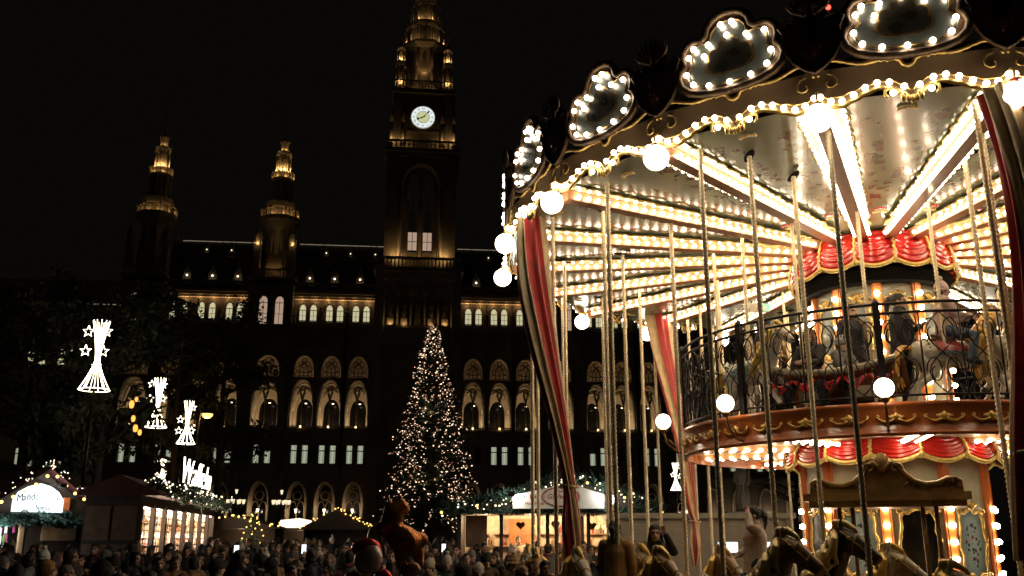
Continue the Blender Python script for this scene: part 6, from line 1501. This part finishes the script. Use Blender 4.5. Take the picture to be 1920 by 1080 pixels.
b = MB(); b.sphere((-.03, .03, .24), .16, 16, 10, sc=(.95, .6, .62)); b.sphere((.15, .0, -.06), .10, 12, 8, sc=(1, .6, 1)); b.sphere((-.15, .0, -.08), .10, 12, 8, sc=(1, .6, 1)); b.build('red_lobe', coloured('red_foil', (.42, .02, .015), rough=.2, metal=.7, bump=.3, bscale=14), t)
b = MB(); b.tube([(0, 0, 0), (0, .02, -.9)], .004, 4); b.build('string', 'white_sign', t)
t = thing('foil_balloon', 'small crumpled pink and red foil balloon at the bottom centre', 'balloon', at(772, 1072, 8.8))
b = MB(); b.sphere((.0, 0, .02), .075, 14, 10, sc=(1.1, .6, .9)); b.build('balloon_skin', coloured('pink_foil', (.5, .22, .15), rough=.3, metal=.4, bump=.4, bscale=16), t); b = MB(); b.sphere((-.06, -.01, .02), .06, 12, 8, sc=(.8, .6, 1)); b.build('red_lobe', 'red_foil' if 'red_foil' in M else 'red_lac', t)
MB().tube([(0, 0, -.03), (0, 0, -.8)], .004, 4).build('string', 'white_sign', t)
# ================================================================== the crowd
rng = random.Random(21)
named = [
 # px, depth, facing(deg, 0 = to camera), pose, coat, gear, gearcol, extra, excol, h, label
 (963, 11.0, 25, 'cup', (.10, .055, .022), 'bucket_hat', (.32, .20, .10), 'scarf', (.45, .38, .25), .93, 'person in brown coat and wide tan bucket hat with pale scarf, right of the tree'),
 (897, 9.3, 10, 'down', (.05, .045, .05), 'knit_hat', (.62, .52, .42), None, None, .88, 'person in cream knitted hat low in the bottom row, left of the tan bucket hat'),
 (1010, 12.2, 40, 'cup', (.015, .014, .016), 'short_hair', (.02, .014, .01), None, None, .98, 'tall man in black coat between the tan hat and the curtain'),
 (1022, 9.8, 20, 'down', (.05, .012, .014), 'short_hair', (.012, .01, .009), None, None, .90, 'person with black hair in dark red coat just left of the curtain'),
 (927, 12.5, -30, 'down', (.02, .018, .02), 'long_hair', (.06, .035, .02), 'earmuffs', (.62, .52, .44), .94, 'woman with pale fluffy earmuffs above the cream knitted hat'),
 (912, 11.4, 15, 'cup', (.09, .06, .035), 'knit_hat', (.02, .018, .02), None, None, .93, 'person in black beanie and brown coat left of the earmuffs'),
 (870, 8.6, 160, 'down', (.02, .017, .018), 'hood', (.016, .014, .016), None, None, .90, 'person in black hood seen from behind at the bottom, left of the cream hat'),
 (500, 13.5, 175, 'down', (.05, .05, .055), 'bobble_hat', (.66, .56, .44), None, None, .92, 'person in pale bobble hat left of the crowd centre'),
 (405, 12.5, 10, 'down', (.02, .02, .024), 'short_hair', (.02, .014, .01), None, None, .95, 'man with short dark hair looking at the camera under the shop windows'),
 (195, 8.3, -20, 'down', (.012, .012, .013), 'knit_hat', (.010, .010, .011), None, None, .95, 'close man in black beanie at the lower left'),
 (38, 9.6, 30, 'down', (.02, .017, .017), 'knit_hat', (.014, .013, .014), None, None, .90, 'person in black beanie and dark coat at the bottom left corner'),
 (98, 10.5, 120, 'down', (.16, .09, .03), 'hood', (.30, .16, .045), None, None, .92, 'person in mustard hood below the gabled stall sign'),
 (88, 14.5, 150, 'down', (.42, .45, .46), 'bobble_hat', (.7, .74, .76), None, None, .95, 'person in bright white hat at the gabled stall counter'),
 (110, 15.5, 170, 'cup', (.30, .16, .22), 'long_hair', (.10, .05, .05), None, None, .95, 'person in mauve jacket beside the bright white hat'),
 (60, 12.8, 190, 'down', (.30, .34, .36), 'short_hair', (.02, .017, .016), None, None, .95, 'grey-jacketed person with dark hair at the gabled stall counter'),
 (140, 13.4, 80, 'down', (.05, .05, .055), 'hood', (.06, .06, .066), None, None, .98, 'tall person in charcoal hood right of the gabled stall'),
 (320, 14.0, -15, 'down', (.018, .018, .022), 'short_hair', (.03, .018, .01), None, None, .95, 'person with brown hair in front of the first shop window'),
 (352, 15.0, 20, 'down', (.02, .02, .024), 'short_hair', (.02, .014, .01), None, None, .98, 'taller man in black before the second shop window'),
 (333, 13.0, -40, 'down', (.04, .03, .03), 'bobble_hat', (.36, .24, .12), None, None, .90, 'person in caramel bobble hat below the shop windows'),
 (236, 9.4, 30, 'down', (.045, .045, .05), 'bucket_hat', (.22, .18, .14), None, None, .85, 'person in grey-beige bucket hat right of the close man in black beanie'),
 (290, 9.0, 150, 'down', (.014, .014, .016), 'long_hair', (.02, .014, .011), None, None, .88, 'close person with long dark hair seen from behind at the lower left'),
 (805, 10.2, -10, 'down', (.30, .22, .14), 'knit_hat', (.52, .44, .36), None, None, .90, 'person in beige coat and off-white knitted hat right of the horse balloon'),
 (845, 12.0, 15, 'cup', (.03, .026, .026), 'short_hair', (.05, .03, .02), None, None, .94, 'person in dark coat under the right edge of the big lit tree'),
 (560, 10.0, 165, 'down', (.014, .014, .016), 'bucket_hat', (.20, .15, .11), None, None, .90, 'person in taupe bucket hat seen from behind, left of the red balloon'),
 (620, 11.2, 10, 'down', (.05, .02, .018), 'hood', (.18, .12, .09), None, None, .92, 'person in brown hood directly left of the red and white balloon'),
]
occ = []
def free(x, y, m=.42):
    return all((x - a) ** 2 + (y - b_) ** 2 > m * m for a, b_ in occ)
for px, d, f, pose, coat, gear, gc, ex, exc, h, lab in named:
    d = d * 1.35 if px > 300 else d * 1.1; h *= .91; p = at(px, 1009, d); occ.append((p.x, d)); make_person(lab, (p.x, d, 0), radians(f), pose, coat, gear, gc, ex, exc or (0, 0, 0), h=h, group='people in the market crowd')
phones = [(452, 12.8, 175, (.014, .014, .016), 'person in black filming the town hall on a raised phone, left of centre'), (586, 14.5, 188, (.03, .03, .04), 'person in dark coat holding up a phone left of the horse balloon'), (842, 16.0, 172, (.05, .03, .02), 'person in brown coat holding up a phone below the lit tree')]
for px, d, f, coat, lab in phones:
    p = at(px, 1009, d); occ.append((p.x, d)); make_person(lab, (p.x, d, 0), radians(f), 'wave', coat, 'short_hair', (.02, .014, .01), h=.90, group='people in the market crowd')
    q = Matrix.Rotation(radians(f), 3, 'Z') @ Vector((.15, -.25, 1.70)) * .90
    t = thing('phone', 'lit phone held up by the ' + lab.split(' filming')[0].split(' holding')[0] + (' left of centre' if px < 500 else ' by the horse balloon' if px < 700 else ' below the lit tree'), 'phone', (p.x + q.x, d + q.y, q.z), radians(f))
    MB().box(-.038, .038, -.004, .004, -.07, .08).build('case', 'sign_black', t); MB().box(-.034, .034, .0045, .006, -.062, .072).build('screen', 'screen', t)
make_person('stallholder in pale apron behind the left counter of the mulled wine stall', (.2, 28.4, .12), radians(10), 'cup', (.45, .36, .26), 'short_hair', (.03, .02, .015), h=.95)
make_person('stallholder in red apron behind the right counter of the mulled wine stall', (2.0, 28.3, .12), radians(-15), 'down', (.36, .05, .04), 'ponytail', (.05, .03, .02), h=.93)
coats = [('black', (.012, .012, .014)), ('black', (.016, .014, .014)), ('navy', (.012, .016, .035)), ('dark brown', (.05, .026, .014)), ('charcoal', (.04, .04, .043)), ('dark green', (.015, .03, .016)), ('wine-red', (.07, .012, .014)), ('grey', (.11, .105, .10)), ('tan', (.22, .13, .06))]
gears = [('short_hair', 'short dark hair', (.02, .014, .010)), ('short_hair', 'short brown hair', (.07, .04, .02)), ('long_hair', 'long dark hair', (.025, .015, .010)), ('long_hair', 'long fair hair', (.22, .13, .06)), ('knit_hat', 'black beanie', (.014, .013, .014)), ('knit_hat', 'grey beanie', (.14, .135, .13)), ('bobble_hat', 'white bobble hat', (.5, .46, .40)), ('hood', 'dark hood', (.02, .019, .02)), ('short_hair', 'short black hair', (.012, .010, .009)), ('short_hair', 'greying hair', (.16, .15, .14)), ('long_hair', 'long brown hair', (.09, .05, .025)), ('ponytail', 'dark ponytail', (.03, .018, .012))]
zones = [(-20, 190, 'by the gabled stall'), (190, 440, 'under the shop windows'), (440, 640, 'left of the horse balloon'), (640, 800, 'below the horse balloon'), (800, 950, 'right of the horse balloon'), (950, 1240, 'before mulled wine stall')]
rows = [(10.5, 14, 'front', 9, .79, .85), (14, 19, 'second', 44, .80, .88), (19, 26, 'third', 75, .85, .95), (26, 46, 'farthest', 105, .92, 1.0)]
made = {}
HR = {r[2]: r[4:] for r in rows}
for lo, hi, rn, cnt, h0, h1 in rows:
    n = 0; tries = 0
    while n < cnt and tries < 4000:
        tries += 1; px = rng.uniform(-20, 1240); d = rng.uniform(lo, hi); p = at(px, 1009, d)
        if (p.x - CX) ** 2 + (d - CY) ** 2 < 7.1 ** 2 or not free(p.x, d, .5): continue
        if p.x < -9.9 and d > 25.5: continue
        if 25.6 < d < 30 and -2 < p.x < 4.3: continue
        if rn == 'front' and 640 < px < 790: continue
        occ.append((p.x, d)); made.setdefault((rn, next(z[2] for z in zones if z[0] <= px <= z[1])), []).append((px, p.x, d)); n += 1
ordw = ['first', 'second', 'third', 'fourth', 'fifth', 'sixth', 'seventh', 'eighth', 'ninth', 'tenth', 'eleventh', 'twelfth', 'thirteenth', 'fourteenth', 'fifteenth', 'sixteenth', 'seventeenth', 'eighteenth', 'nineteenth', 'twentieth'] + ['twenty-' + o for o in ('first', 'second', 'third', 'fourth', 'fifth', 'sixth', 'seventh', 'eighth', 'ninth')] + ['thirtieth'] + ['thirty-' + o for o in ('first', 'second', 'third', 'fourth', 'fifth', 'sixth', 'seventh', 'eighth', 'ninth')]
for (rn, zn), L in made.items():
    L.sort()
    for i, (px, x, d) in enumerate(L):
        cn, cc = rng.choice(coats); g, gn, gc = rng.choice(gears)
        lab = '%s from left, %s row %s, %s coat, %s' % (ordw[min(i, 38)], rn, zn, cn, gn)
        make_person(lab, (x, d, 0), rng.uniform(0, 2 * pi) if rng.random() < .38 else rng.gauss(.35, .6), rng.choice(('down', 'down', 'cup')), cc, g, gc, 'scarf' if rng.random() < .25 else None, rng.choice([(.2, .03, .03), (.3, .27, .22), (.05, .05, .06)]), h=rng.uniform(*HR[rn]), group='people in the market crowd')
